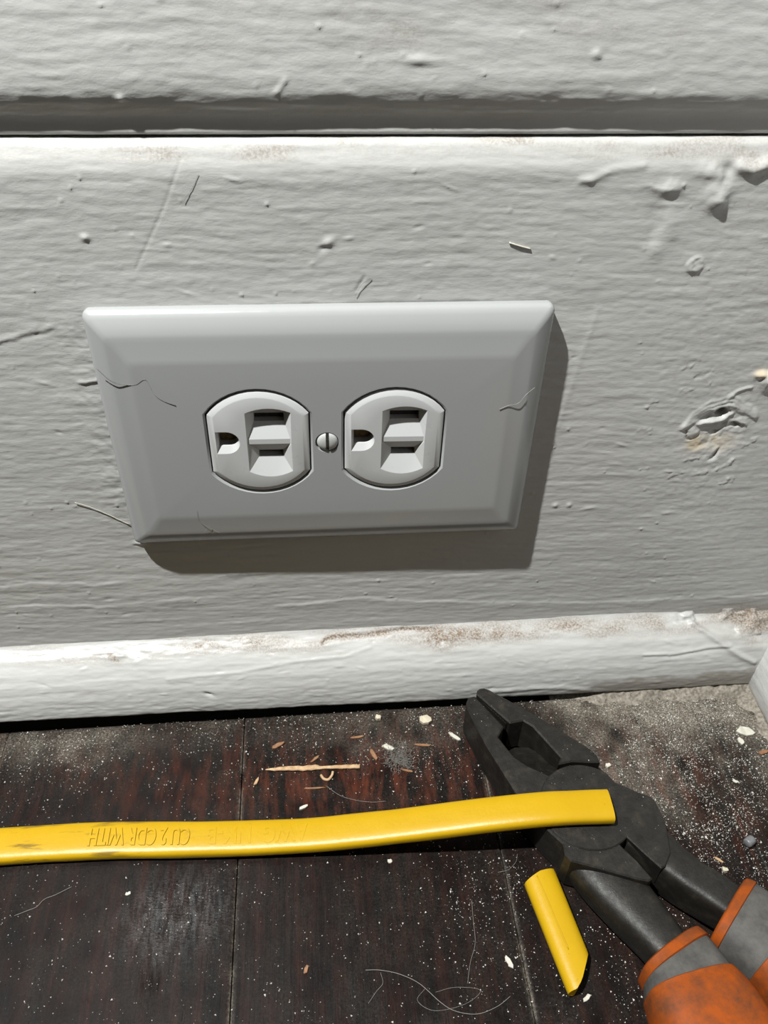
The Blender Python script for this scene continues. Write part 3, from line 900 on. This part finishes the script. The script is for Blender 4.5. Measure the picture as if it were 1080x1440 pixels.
bm = bmesh.new()
loft(bm, [(79.5, -82.5, 7.6, 19, 13.4), (82.4, -89.0, 7.6, 18.6, 13.6), (87.2, -98.2, 7.7, 16.8, 13.8), (91.6, -107, 8.3, 14.4, 13.4), (95.2, -116, 9.4, 12.5, 12.5), (98, -126, 10, 10, 10)], e=2.9)
pfin('handle', bm, M_STEEL, smooth=60)
bm = bmesh.new()
loft(bm, [(94.6, -76.4, 8.5, 14.6, 15.6), (97.4, -79.6, 8.5, 14.8, 15.8), (101.9, -86.2, 8.5, 12.8, 15.8), (106.4, -91.5, 8.5, 12.2, 15.4), (110.8, -95.6, 8.8, 12.2, 14.8), (115, -99.9, 9.4, 12.0, 13.6), (124, -109.5, 10, 10, 10)], e=4.6, n=48)
pfin('handle', bm, M_STEEL, smooth=50)

def grip(path, parts, e=2.9):
    """path rows: x, y, z, w, h at stations; parts: (name, material, first, last, swell)"""
    D = catmull(path, 10)
    g = tag(empty('grip', parent=pliers))
    g.parent = pliers
    for nm, m, i0, i1, sw in parts:
        bm = bmesh.new()
        S = D[int(i0*10):int(i1*10)+1].copy()
        S[:, 3:] += sw
        # rounded ends
        e0 = S[0].copy(); e0[3:] -= 1.6; e1 = S[-1].copy(); e1[3:] -= 1.6
        d0 = S[1][:3]-S[0][:3]; d1 = S[-1][:3]-S[-2][:3]
        e0[:3] -= d0/np.linalg.norm(d0)*.5; e1[:3] += d1/np.linalg.norm(d1)*.5
        loft(bm, np.vstack([e0, S, e1]), e=e, sub=1, n=40)
        pfin(nm, bm, m, smooth=50, parent=g)
    return g
gA = grip([(92.9, -112.6, 10.0, 22.5, 18.6), (94.3, -115.6, 10.2, 24.0, 19.6), (95.0, -118.4, 10.4, 25.0, 20), (95.6, -122.4, 10.6, 27.5, 20.6), (96.6, -127.5, 11.0, 30, 21.6),
           (98.8, -136, 11.0, 31, 21.6), (104, -158, 10.5, 28, 20.6), (109, -182, 10.2, 25, 20), (112, -206, 10.2, 24, 20), (113, -222, 10.0, 18, 17)],
     [('grip_collar', M_ORANGE, 0, .8, .6), ('grip_band', M_GRAY, .5, 3.2, -.5), ('grip_body', M_ORANGE, 2.8, 9, .4)])
gB = grip([(114.6, -103.0, 10.0, 24.0, 18.6), (116.4, -105.0, 10.2, 25.5, 19.6), (118.6, -107.6, 10.4, 25.5, 20), (121.6, -111.0, 10.6, 25.5, 20.4), (124.6, -115.4, 10.8, 26, 21),
           (128.2, -122, 10.8, 27, 21.2), (134.0, -142, 10.5, 26, 20.6), (137, -166, 10.2, 24, 20), (137, -190, 10.2, 23, 20), (135, -208, 10.0, 18, 17)],
     [('grip_collar', M_ORANGE, 0, .9, .6), ('grip_band', M_GRAY, .5, 4.2, -.3), ('grip_body', M_ORANGE, 3.9, 9, .3)])
gA['label'] = 'orange grip on the handle nearer the cable offcut'
gB['label'] = 'grip with a broad grey band on the handle nearer the side wall'

# ------------------------------------------------------------------ yellow cable
cable_pts = [(-330, -75, 2.7), (-240, -66, 2.7), (-160, -60.5, 2.7), (-128, -60.0, 2.7), (-110.8, -60.1, 2.7), (-95.1, -60.2, 2.7), (-73.9, -60.8, 2.7), (-45.6, -62.8, 2.9), (-14.1, -64.8, 4.4), (5.7, -66.0, 7.3),
             (25.3, -67.4, 11.4), (45.7, -68.8, 16.2), (63.7, -69.9, 19.4), (76, -70.4, 19.9), (86.2, -70.8, 19.9)]
cable = empty('cable', (0, 0, 0))
tag(cable, 'flat yellow jacketed electrical cable, its cut end resting on the pliers', 'cable')
bm = bmesh.new()
CW, CH = 11.2, 5.2
D = catmull(cable_pts, 10)
rows = np.c_[D, np.full(len(D), CW), np.full(len(D), CH)]
rows[:, 3] += .45*fbm(rows[:, 0]/16, rows[:, 0]*0, 91, 2); rows[:, 4] += .3*fbm(rows[:, 0]/12, rows[:, 0]*0, 93, 2)
rows[:, 3] += np.interp(rows[:, 0], [-130, -80, -40, 0], [.9, .9, .3, 0])
loft(bm, rows, n=52, e=3.2, sub=1)
from_bm('jacket', bm, M_CABLE, cable, smooth=50)

# raised lettering, upside down as it lies
def lettering(body, x_start, x_end, rise):
    fc = bpy.data.curves.new('lettering', 'FONT')
    fc.body = body
    fc.size = 1.0
    fc.extrude = 0.03
    fc.offset = 0.022
    to = bpy.data.objects.new('lettering', fc)
    COL.objects.link(to)
    bpy.context.view_layer.update()
    dg = bpy.context.evaluated_depsgraph_get()
    tm = bpy.data.meshes.new_from_object(to.evaluated_get(dg))
    bpy.data.objects.remove(to); bpy.data.curves.remove(fc)
    bmx = bmesh.new(); bmx.from_mesh(tm); bpy.data.meshes.remove(tm)
    x0 = min(v.co.x for v in bmx.verts); x1 = max(v.co.x for v in bmx.verts)
    bmesh.ops.subdivide_edges(bmx, edges=[e for e in bmx.edges if e.calc_length() > .12], cuts=2)
    bmesh.ops.triangulate(bmx, faces=bmx.faces[:])
    for v in bmx.verts:
        wx = x_start+(x_end-x_start)*(v.co.x-x0)/(x1-x0)
        cy_ = np.interp(wx, D[:, 0], D[:, 1]); cz_ = np.interp(wx, D[:, 0], D[:, 2])
        wd = np.interp(wx, rows[:, 0], rows[:, 3]); hd = np.interp(wx, rows[:, 0], rows[:, 4])
        lat = (v.co.y-.35)*-8.2             # across the jacket, letter tops towards the viewer
        u = min(abs(lat-.2)/(wd/2), .98)
        zt = hd/2*(1-u**3.2)**(1/3.2)
        v.co = Vector((wx, cy_+lat-.2, cz_+zt+(rise if v.co.z > 0 else -.25)))
    return from_bm('raised_lettering', bmx, M_CABLE, cable, smooth=40)
lettering('CU 2 CDR WITH', -49.5, -82.0, .40)
lettering('AWG  NM-B', -11.0, -44.0, .12)

# short offcut of the same jacket
off = empty('cable_offcut', (65, -100, 0))
tag(off, 'short offcut of yellow cable jacket, one end cut at a slant, beside the pliers', 'cable offcut')
bm = bmesh.new()
a = Vector((62.2, -83.6, 0)); b = Vector((67.2, -114.5, 0))
d = (b-a); L = d.length; d.normalize(); sd = Vector((-d.y, d.x, 0))     # sd points to +x side
if sd.x < 0: sd = -sd
n = 40; m_ = 26
ringsO = []
for i in range(m_+1):
    t = i/m_
    R = []
    for k in range(n):
        u, v = superell(2*math.pi*k/n, 2.35)
        lat = u*(5.55-.35*t)
        s0 = 0.9*u*-1.0-.7*(1-abs(u))+.6
        s1 = (L+1.4)-np.interp(u, [-1, -.55, -.1, 1], [-1.6, -1.6, .2, 7.2])
        s = s0+(s1-s0)*t
        z = 3.35+v*(3.25-.35*t)
        if i in (0, m_): lat *= .985
        R.append(bm.verts.new(a+d*s+sd*lat+Vector((0, 0, z-0.0))-Vector((65, -100, 0))))
    ringsO.append(R)
for A, B in zip(ringsO[:-1], ringsO[1:]): bridge(bm, A, B)
# the sleeve is hollow: wall thickness and inner surface
inn = []
for R, sgn in ((ringsO[0], 1), (ringsO[-1], -1)):
    cen = sum((v.co for v in R), Vector())/n
    I1 = [bm.verts.new(v.co+(cen-v.co)*.2) for v in R]
    I2 = [bm.verts.new(v.co+(cen-v.co)*.24+d*(6*sgn)) for v in R]
    bridge(bm, R, I1); bridge(bm, I1, I2)
    bm.faces.new(I2 if sgn > 0 else I2[::-1])
from_bm('sleeve', bm, M_OFFCUT, off, smooth=50)
bm = bmesh.new()
P_ = Vector((65, -100, 0))
pts = [a+d*s+sd*lat for s, lat in ((1.2, -1.6), (8, -1.3), (16, -1.2), (24, -1.0))]
loft(bm, [(*(p-P_).to_tuple()[:2], 6.52-.012*i, .35, .3) for i, p in enumerate(pts)], n=8, e=2, sub=6)
from_bm('seam_ridge', bm, M_OFFCUT, off, smooth=True)

# ------------------------------------------------------------------ debris on the floor
def chip(name, label, cat, x, y, ln, wd, th, ang, m, seed, group=None, curl=0.0, z=0.02):
    r = np.random.default_rng(seed)
    bm = bmesh.new()
    p = []
    wood = name == 'wood_chip'
    base_ = [(-1, .1), (-.55, -.8), (.35, -1), (1, -.35), (.92, .35), (.3, .9), (-.6, .75)] if wood else [(-1, -.1), (-.5, -.85), (.25, -1), (.8, -.7), (1, .15), (.55, .8), (-.05, .7), (-.55, 1)]
    for u, v in base_:
        p.append(((u+r.uniform(-.16, .16))*ln/2, (v+r.uniform(-.28, .2))*wd/2))
    prism(bm, p, 0, th, min(.12, th*.35, wd*.12))
    bmesh.ops.triangulate(bm, faces=[f for f in bm.faces if len(f.verts) > 4])
    for v in bm.verts:
        v.co.z += curl*(v.co.x/ln*2)**2
        v.co.z += .05*wd*math.sin(v.co.x*2+seed)
    zmin = min(v.co.z for v in bm.verts)
    for v in bm.verts: v.co.z -= zmin
    o = from_bm(name, bm, m, smooth=12, loc=(x, y, z))
    o.rotation_euler = (0, 0, ang)
    tag(o, label, cat, group)
    return o

# long splinter with fibrous broken ends
bm = bmesh.new()
SPL = [(-17.2, .3, .5, .35, .3), (-14, .2, .6, 1.2, .7), (-9, .15, .7, 1.7, .9), (-4, -.1, .7, 1.9, 1.0), (.5, -.05, .7, 2.0, 1.0), (3, -.2, .65, 1.1, .8), (8, -.3, .65, 1.4, .8), (13, -.4, .65, 1.6, .9), (16.4, -.5, .6, 1.5, .8)]
loft(bm, SPL, n=10, e=2.2, sub=3)
for v in bm.verts: v.co.y += .10*math.sin(v.co.x*1.9)+.07*math.sin(v.co.x*5.1); v.co.z += .05*math.sin(v.co.x*3.3)
sp_ = from_bm('wood_splinter', bm, M_SPLINT, smooth=40, loc=(-8.6, -37.3, .05))
sp_.rotation_euler = (0, 0, -.015)
tag(sp_, 'long pale wood splinter lying on the floor between outlet board and cable', 'splinter')

CH = [
 ('paint_flake', 'largest off-white paint lump at the foot of the moulding, left of the pliers tip', 'paint flake', 33.8, -20.0, 4.6, 3.9, 1.3, .3, M_PLASTER, 1),
 ('plaster_crumb', 'small round plaster crumb against the moulding left of the largest paint lump', 'crumb', 16.2, -17.6, 2.3, 2.0, 1.3, 0, M_PLASTER, 2),
 ('paint_flake', 'small white chip behind the lint tuft, right of the long splinter', 'paint flake', 18.8, -30.7, 4.4, 2.0, .7, -.35, M_FLAKE, 3),
 ('paint_flake', 'narrow white sliver on the floor close to the pliers jaw', 'paint flake', 43.6, -27.6, 5.6, 1.4, .7, -.75, M_FLAKE, 4),
 ('wood_chip', 'upright-lying orange wood chip just right of the long splinter', 'wood chip', 13.2, -33.4, 5.4, 1.5, .8, -1.1, M_CHIP, 5),
 ('wood_chip', 'orange-brown chip with pale end, left above the long splinter', 'wood chip', -21.5, -27.0, 5.0, 1.6, .8, .55, M_CHIP, 6),
 ('wood_chip', 'short tan chip below the left end of the long splinter', 'wood chip', -28.9, -41.2, 3.6, 1.2, .7, 1.1, M_SPLINT, 7),
 ('wood_chip', 'thin brown chip leaning above the middle of the long splinter', 'wood chip', -8.2, -33.6, 4.2, 1.1, .6, .75, M_CHIP, 8),
 ('wood_chip', 'thin orange sliver parallel below the long splinter', 'wood chip', -8.9, -45.2, 7.6, .8, .4, 0.0, M_CHIP, 9),
 ('wood_chip', 'flat brown sliver behind the long splinter, towards the moulding', 'wood chip', 7.4, -25.4, 5.6, .9, .4, .1, M_CHIP, 10),
 ('wood_chip', 'orange sliver right of the lint tuft', 'wood chip', 31.5, -30.6, 6.0, 1.1, .5, -.15, M_CHIP, 11),
 ('wood_chip', 'thin brown sliver in front of the lint tuft', 'wood chip', 24.5, -40.6, 4.2, .8, .4, -.3, M_CHIP, 12),
 ('wood_chip', 'tiny orange fleck on bare floor in front of the cable', 'wood chip', -12.5, -104.6, 2.6, 1.2, .5, 1.2, M_CHIP, 13),
 ('paint_flake', 'white crumb pair at the far side of the cable, below the splinter', 'paint flake', -12.6, -52.4, 3.6, 1.3, .8, .5, M_FLAKE, 14),
 ('paint_flake', 'tiny white crumb in the shadow in front of the cable', 'paint flake', 15.3, -73.6, 1.6, 1.2, .6, .2, M_FLAKE, 15),
 ('paint_flake', 'pale sliver on the seam side left of the yellow offcut', 'paint flake', 47.9, -107.3, 4.2, 1.4, .5, 2.0, M_FLAKE, 16),
 ('paint_flake', 'large cream paint flake in the dusty corner', 'paint flake', 154.0, -33.6, 7.2, 3.8, .7, -.25, M_FLAKE, 17),
 ('paint_flake', 'small bright white chip in front of the large cream flake', 'paint flake', 150.6, -37.6, 2.0, 3.0, .6, .3, M_FLAKE, 18),
 ('paint_flake', 'square pinkish-white chip beside the pliers shoulder', 'paint flake', 97.6, -44.2, 2.0, 1.6, .9, .2, M_FLAKE, 19),
 ('paint_flake', 'oval white flake on the dark floor right of the pliers', 'paint flake', 141.8, -53.8, 2.2, 1.2, .4, -.5, M_FLAKE, 20),
 ('wood_chip', 'tan sliver beside the handle near the side wall', 'wood chip', 123.8, -81.4, 3.2, .9, .5, -.75, M_SPLINT, 21),
 ('plaster_crumb', 'round cream crumb beside the handle near the side wall', 'crumb', 124.6, -85.0, 2.0, 1.7, .9, 0, M_PLASTER, 22),
 ('wood_chip', 'reddish chip in the corner in front of the cream flake', 'wood chip', 157.0, -43.0, 4.2, 1.8, .7, .2, M_CHIP, 23),
 ('paint_flake', 'white fleck on dark floor below the left stretch of cable', 'paint flake', -68.0, -77.6, 1.7, 1.2, .5, .4, M_FLAKE, 24),
 ('paint_flake', 'white fleck right of the yellow offcut slanted tip', 'paint flake', 68.6, -118.6, 3.0, 1.1, .4, .6, M_FLAKE, 25),
]
for c_ in CH: chip(*c_)

def tube(name, label, cat, pts, r, m, sub=8, group=None):
    D_ = catmull(pts, sub)
    bm = bmesh.new()
    rings = []
    for i, p in enumerate(D_):
        dv = Vector(D_[min(i+1, len(D_)-1)]-D_[max(i-1, 0)]).normalized()
        s1 = dv.orthogonal().normalized(); s2 = dv.cross(s1)
        rings.append([bm.verts.new(Vector(p)+s1*(r*math.cos(t))+s2*(r*math.sin(t))) for t in (0, 2.094, 4.189)] if False else
                     [bm.verts.new(Vector(p)+Vector((0, 0, 1))*(r*math.cos(t))*(1 if abs(dv.z) < .9 else 0)+dv.cross(Vector((0, 0, 1) if abs(dv.z) < .9 else (1, 0, 0))).normalized()*(r*math.sin(t))) for t in (0.3, 1.57, 2.84, 4.1, 5.34)])
    for A, B in zip(rings[:-1], rings[1:]): bridge(bm, A, B)
    bm.faces.new(rings[0]); bm.faces.new(rings[-1][::-1])
    o = from_bm(name, bm, m, smooth=True)
    tag(o, label, cat, group)
    return o

tube('wood_shaving', 'curled U-shaped pale shaving just below the long splinter', 'wood shaving', [(-6.2, -40.4, .5), (-5.2, -42.0, .5), (-3.6, -42.4, .5), (-2.3, -41.0, .7), (-1.9, -39.6, .9)], .5, M_SPLINT)
tube('hair', 'fine grey hair curving from the splinter towards the cable', 'hair', [(-4.6, -44.6, .3), (0, -48.6, .3), (5, -50.8, .3), (11, -52.2, .4), (16, -52.2, .4)], 0.053, M_HAIRL)
tube('hair', 'long pale hair arching across the floor left of the offcut', 'hair', [(5, -106, .25), (9.4, -106.4, .3), (15, -108, .4), (20.5, -111.0, .4), (26, -116.4, .3), (30, -119.0, .25), (36, -120.2, .2), (42, -118.8, .2), (46.5, -116.4, .2)], 0.068, M_HAIRL)
tube('hair', 'looped pale hair tangled at the bottom of the floor near the long arching hair', 'hair', [(9.4, -107, .25), (9.8, -110, .3), (7.8, -112, .3), (5.2, -115, .25)], 0.050, M_HAIRL)
tube('hair', 'pale forked hair on dark floor at far left', 'hair', [(-101.6, -81.8, .25), (-98, -80.6, .35), (-95.4, -79.6, .35), (-93.6, -77.4, .3), (-90.4, -76.2, .25), (-86, -74, .2)], 0.062, M_HAIRL)
tube('hair', 'wavy faint hair running down towards the tangled hairs', 'hair', [(40, -88, .2), (39.4, -94, .25), (38.8, -101, .25), (36.4, -106.4, .3), (34.6, -112, .25)], 0.050, M_HAIRL)
tube('hair', 'short curved hair in the cable shadow beside the pliers', 'hair', [(50, -80.0, .2), (53.6, -79.4, .3), (56.6, -77.0, .4), (57.6, -74.4, .3)], 0.050, M_HAIRL)
tube('hair', 'curl of hair around the tangle left of the offcut', 'hair', [(22, -112.4, .3), (19.4, -115.4, .3), (24, -118.4, .3), (33, -117.4, .3), (38, -114.2, .3), (31, -112.8, .3), (25, -113.6, .3)], 0.043, M_HAIRL)
tube('hair', 'dark wavy hair stuck to the left side of the cover plate', 'hair', [(-60.8, -6.50, 147.3), (-57.6, -6.70, 143.3), (-54, -6.85, 142.2), (-51.2, -6.95, 142.2), (-48.4, -7.00, 143.6), (-46.8, -7.00, 139), (-45.0, -7.05, 137.0), (-41.6, -7.20, 135.4)], .10, M_HAIRD)
tube('hair', 'short grey hair stuck to the right side of the cover plate', 'hair', [(49.6, -8.25, 131.6), (52.2, -8.25, 132.8), (55, -8.10, 133.4), (57, -7.75, 136), (59.6, -6.60, 137.6)], .075, M_HAIRL)
tube('hair', 'thin pale hair crossing the lower left of the cover plate', 'hair', [(-40.4, -7.15, 97), (-40.2, -7.10, 93), (-37.4, -7.00, 90), (-34.6, -6.85, 87.6)], 0.043, M_HAIRL)
tube('hair', 'pale hair hanging over the lower plate edge, below the left receptacle', 'hair', [(-37.4, -7.10, 91.2), (-39.4, -6.80, 88.0), (-41.8, -5.40, 83.2)], 0.043, M_HAIRL)
tube('hair', 'curved pale bristle painted into the board left of the plate', 'hair', [(-78.4, -.35, 96.9), (-74, -.4, 94.8), (-69, -.45, 91.4), (-63.4, -.5, 87.2)], .10, M_FLAKE)
tube('hair', 'tiny dark hair on the plate just under the screw', 'hair', [(-3.4, -7.45, 104.2), (-.4, -7.45, 102.6), (2.0, -7.45, 99.4)], .06, M_HAIRD)
tube('bristle', 'dark bristle stuck in the paint above the plate at left', 'bristle', [(-28.6, -.1, 195), (-30.4, -.15, 192), (-33, -.2, 188.6)], .05, M_HAIRD)
tube('bristle', 'dark bristle stuck in the paint just over the upper plate edge', 'bristle', [(8.6, -.3, 163.6), (10.4, -.4, 166.8), (12.8, -.2, 168.4)], .06, M_HAIRD)
tube('bristle', 'raised bristle on the board up and right of the plate', 'bristle', [(48.6, -.15, 177.4), (51.5, -.2, 176.5), (54.4, -.15, 175.7)], .24, M_FLAKE)

# grey plastic bead right of the pliers
bm = bmesh.new()
loft(bm, [(-1.6, 0, 1.6, 2.4, 2.4), (-1.1, 0, 1.6, 3.1, 3.1), (1.1, 0, 1.6, 3.1, 3.1), (1.6, 0, 1.6, 2.5, 2.5)], n=16, e=2, sub=3)
o = from_bm('plastic_bead', bm, M_BEAD, smooth=50, loc=(136.2, -76.8, .05)); o.rotation_euler = (0, 0, .5)
tag(o, 'small dark grey plastic stub on the gritty floor right of the pliers', 'stub')

# lint tuft (uncountable fibres)
def fibres(name, cx, cy, R, n, hgt, seed, m, rad=.05):
    r = np.random.default_rng(seed); bm = bmesh.new()
    for _ in range(n):
        p0 = np.array([cx+r.normal(0, R*.5), cy+r.normal(0, R*.4), abs(r.normal(hgt*.4, hgt*.3))+.1])
        dr = r.uniform(0, 6.28); pts = [p0]
        for k in range(4):
            dr += r.normal(0, .9)
            pts.append(pts[-1]+np.array([math.cos(dr), math.sin(dr), r.normal(0, .25)])*R*.28)
        D_ = catmull(pts, 3); D_[:, 2] = np.clip(D_[:, 2], .1, hgt*1.5)
        rings = []
        for i, p in enumerate(D_):
            dv = Vector(D_[min(i+1, len(D_)-1)]-D_[max(i-1, 0)]); dv.z *= .3; dv.normalize()
            sd_ = dv.cross(Vector((0, 0, 1))).normalized()
            rings.append([bm.verts.new(Vector(p)+sd_*rad), bm.verts.new(Vector(p)+Vector((0, 0, rad*1.6))), bm.verts.new(Vector(p)-sd_*rad)])
        for A, B in zip(rings[:-1], rings[1:]): bridge(bm, A, B)
    return from_bm(name, bm, m, smooth=True)
o = fibres('lint_tuft', 22.5, -35.6, 4.6, 130, 1.2, 3, M_LINT, .045)
tag(o, 'tuft of grey brown lint right of the long splinter', 'lint', kind='stuff')

# dust swept up along the foot of the mouldings in the right-hand corner
xi = np.linspace(84, 164.5, 200); yi = np.linspace(-24, -11, 46)
X, Y = np.meshgrid(xi, yi, indexing='ij')
t_ = (Y+24)/13.0
H_ = sstep(.38, .92, t_+.25*fbm(X/9, Y/9, 205, 3))*(4.4*sstep(90, 118, X)+.6)*(.85+.5*fbm(X/7, Y/5, 201, 3))+.5*fbm(X/1.4, Y/1.4, 203, 3)*sstep(.3, .6, t_)-.7*(1-sstep(.35, .75, t_+.5*fbm(X/4, Y/4, 206, 3)))
H_ = np.maximum(H_-.3-1.2*(1-sstep(84, 104, X+8*fbm(X/6, Y/6, 204, 2))), -.9)
o = grid_mesh('dust_drift', np.stack([X, Y, H_], -1), M_DRIFT)
tag(o, 'grey brown dust heaped along the foot of the moulding in the corner', 'dust', kind='stuff')
yi = np.linspace(-78, -12, 150); xi = np.linspace(153, 165, 40)
X, Y = np.meshgrid(xi, yi, indexing='ij')
t_ = (X-153)/12.0
H_ = sstep(.3, .98, t_+.3*fbm(X/5, Y/8, 215, 3))*(3.2*np.exp((Y+14)/30.)+.3)*(.85+.6*fbm(X/5, Y/7, 211, 3))+.4*fbm(X/1.4, Y/1.4, 213, 3)-.35-.6*(1-sstep(.3, .7, t_+.5*fbm(X/4, Y/4, 216, 3)))
o = grid_mesh('dust_drift', np.stack([X, Y, np.maximum(H_, -.9)], -1), M_DRIFT)
tag(o, 'thin dust line along the foot of the right-hand moulding', 'dust', kind='stuff')

# ------------------------------------------------------------------ plaster grit
def grit(name, pts, sizes, m, parent=None, off=(0, 0, 0)):
    r = np.random.default_rng(21)
    n = len(pts)
    octv = np.array([(1, 0, 0), (-.5, .87, 0), (-.5, -.87, 0), (0, 0, 1), (.5, .5, -.6), (-.6, 0, -.6)], float)
    tri = np.array([(0, 1, 3), (1, 2, 3), (2, 0, 3), (0, 4, 1), (1, 5, 2), (2, 4, 0), (2, 5, 4), (1, 4, 5)])
    sc_ = sizes[:, None, None]*r.uniform(.5, 1.3, (n, 1, 3))*np.array([1, 1, .7])
    ang = r.uniform(0, 6.28, n); c_, s_ = np.cos(ang), np.sin(ang)
    Q = octv[None]*sc_*(1+r.uniform(-.25, .25, (n, 6, 3)))
    x = Q[..., 0]*c_[:, None]-Q[..., 1]*s_[:, None]; y = Q[..., 0]*s_[:, None]+Q[..., 1]*c_[:, None]
    Vv = np.stack([x+pts[:, :1]-off[0], y+pts[:, 1:2]-off[1], Q[..., 2]+pts[:, 2:3]+sizes[:, None]*.25-off[2]], -1).reshape(-1, 3)
    Fv = (tri[None]+(np.arange(n)*6)[:, None, None]).reshape(-1, 3)
    me = bpy.data.meshes.new(name)
    me.vertices.add(len(Vv)); me.vertices.foreach_set('co', (Vv.reshape(-1)*MM).astype(np.float32))
    me.loops.add(Fv.size); me.loops.foreach_set('vertex_index', Fv.reshape(-1).astype(np.int32))
    me.polygons.add(len(Fv)); me.polygons.foreach_set('loop_start', np.arange(0, Fv.size, 3, dtype=np.int32))
    me.update(calc_edges=True); me.validate(); me.materials.append(m)
    o = bpy.data.objects.new(name, me)
    return link(o, parent)

r = np.random.default_rng(99)
N = 170000
x = r.uniform(-135, 163, N); y = r.uniform(-150, -13.5, N)
den = 0.03+0.05*np.clip(fbm(x/9, y/9, 101, 3)+.1, 0, 1)
den += .60*sstep(86, 125, x)*np.exp((y+14)/90.)+.45*gauss(x, y, 112, -60, 26, 26)
den += .22*np.exp((y+13)/9.)+.12*gauss(x, y, -95, -28, 40, 14)+.10*gauss(x, y, 25, -36, 34, 14)
den += .10*gauss(x, y, 45, -98, 22, 24)+.12*gauss(x, y, 55, -84, 14, 10)+.05*gauss(x, y, 78, -118, 20, 20)
den *= np.clip(.55+1.5*fbm(x/5, y/5, 103, 3)+.35, .1, 2)
k_ = r.random(N) < den
x, y = x[k_], y[k_]
sz = np.clip(r.lognormal(math.log(.135), .5, len(x)), .06, .5)
o = grit('plaster_grit', np.c_[x, y, np.full(len(x), -.1)], sz, M_DUST)
tag(o, 'fine white plaster grit scattered over the floor, thickest by the corner', 'grit', kind='stuff')

# specks lying on the pliers
px = r.uniform(48, 104, 700); py = r.uniform(-92, -20, 700)
def inside(poly, X_, Y_):
    c = np.zeros(len(X_), bool)
    for (x1, y1), (x2, y2) in zip(poly, poly[1:]+poly[:1]):
        cnd = ((y1 > Y_) != (y2 > Y_)) & (X_ < (x2-x1)*(Y_-y1)/((y2-y1)+1e-12)+x1)
        c ^= cnd
    return c
inA = inside(A_OUT, px, py); inB = inside(B_OUT, px, py) | inside(plateB, px, py)
zz = np.where(inB, 16.95, 16.4); kk = (inA | inB) & (r.random(700) < .55)
o = grit('dust_specks', np.c_[px[kk], py[kk], zz[kk]], np.clip(r.lognormal(math.log(.09), .4, kk.sum()), .04, .3), M_DUST, pliers, off=(80, -68, 0))
o['kind'] = 'stuff'
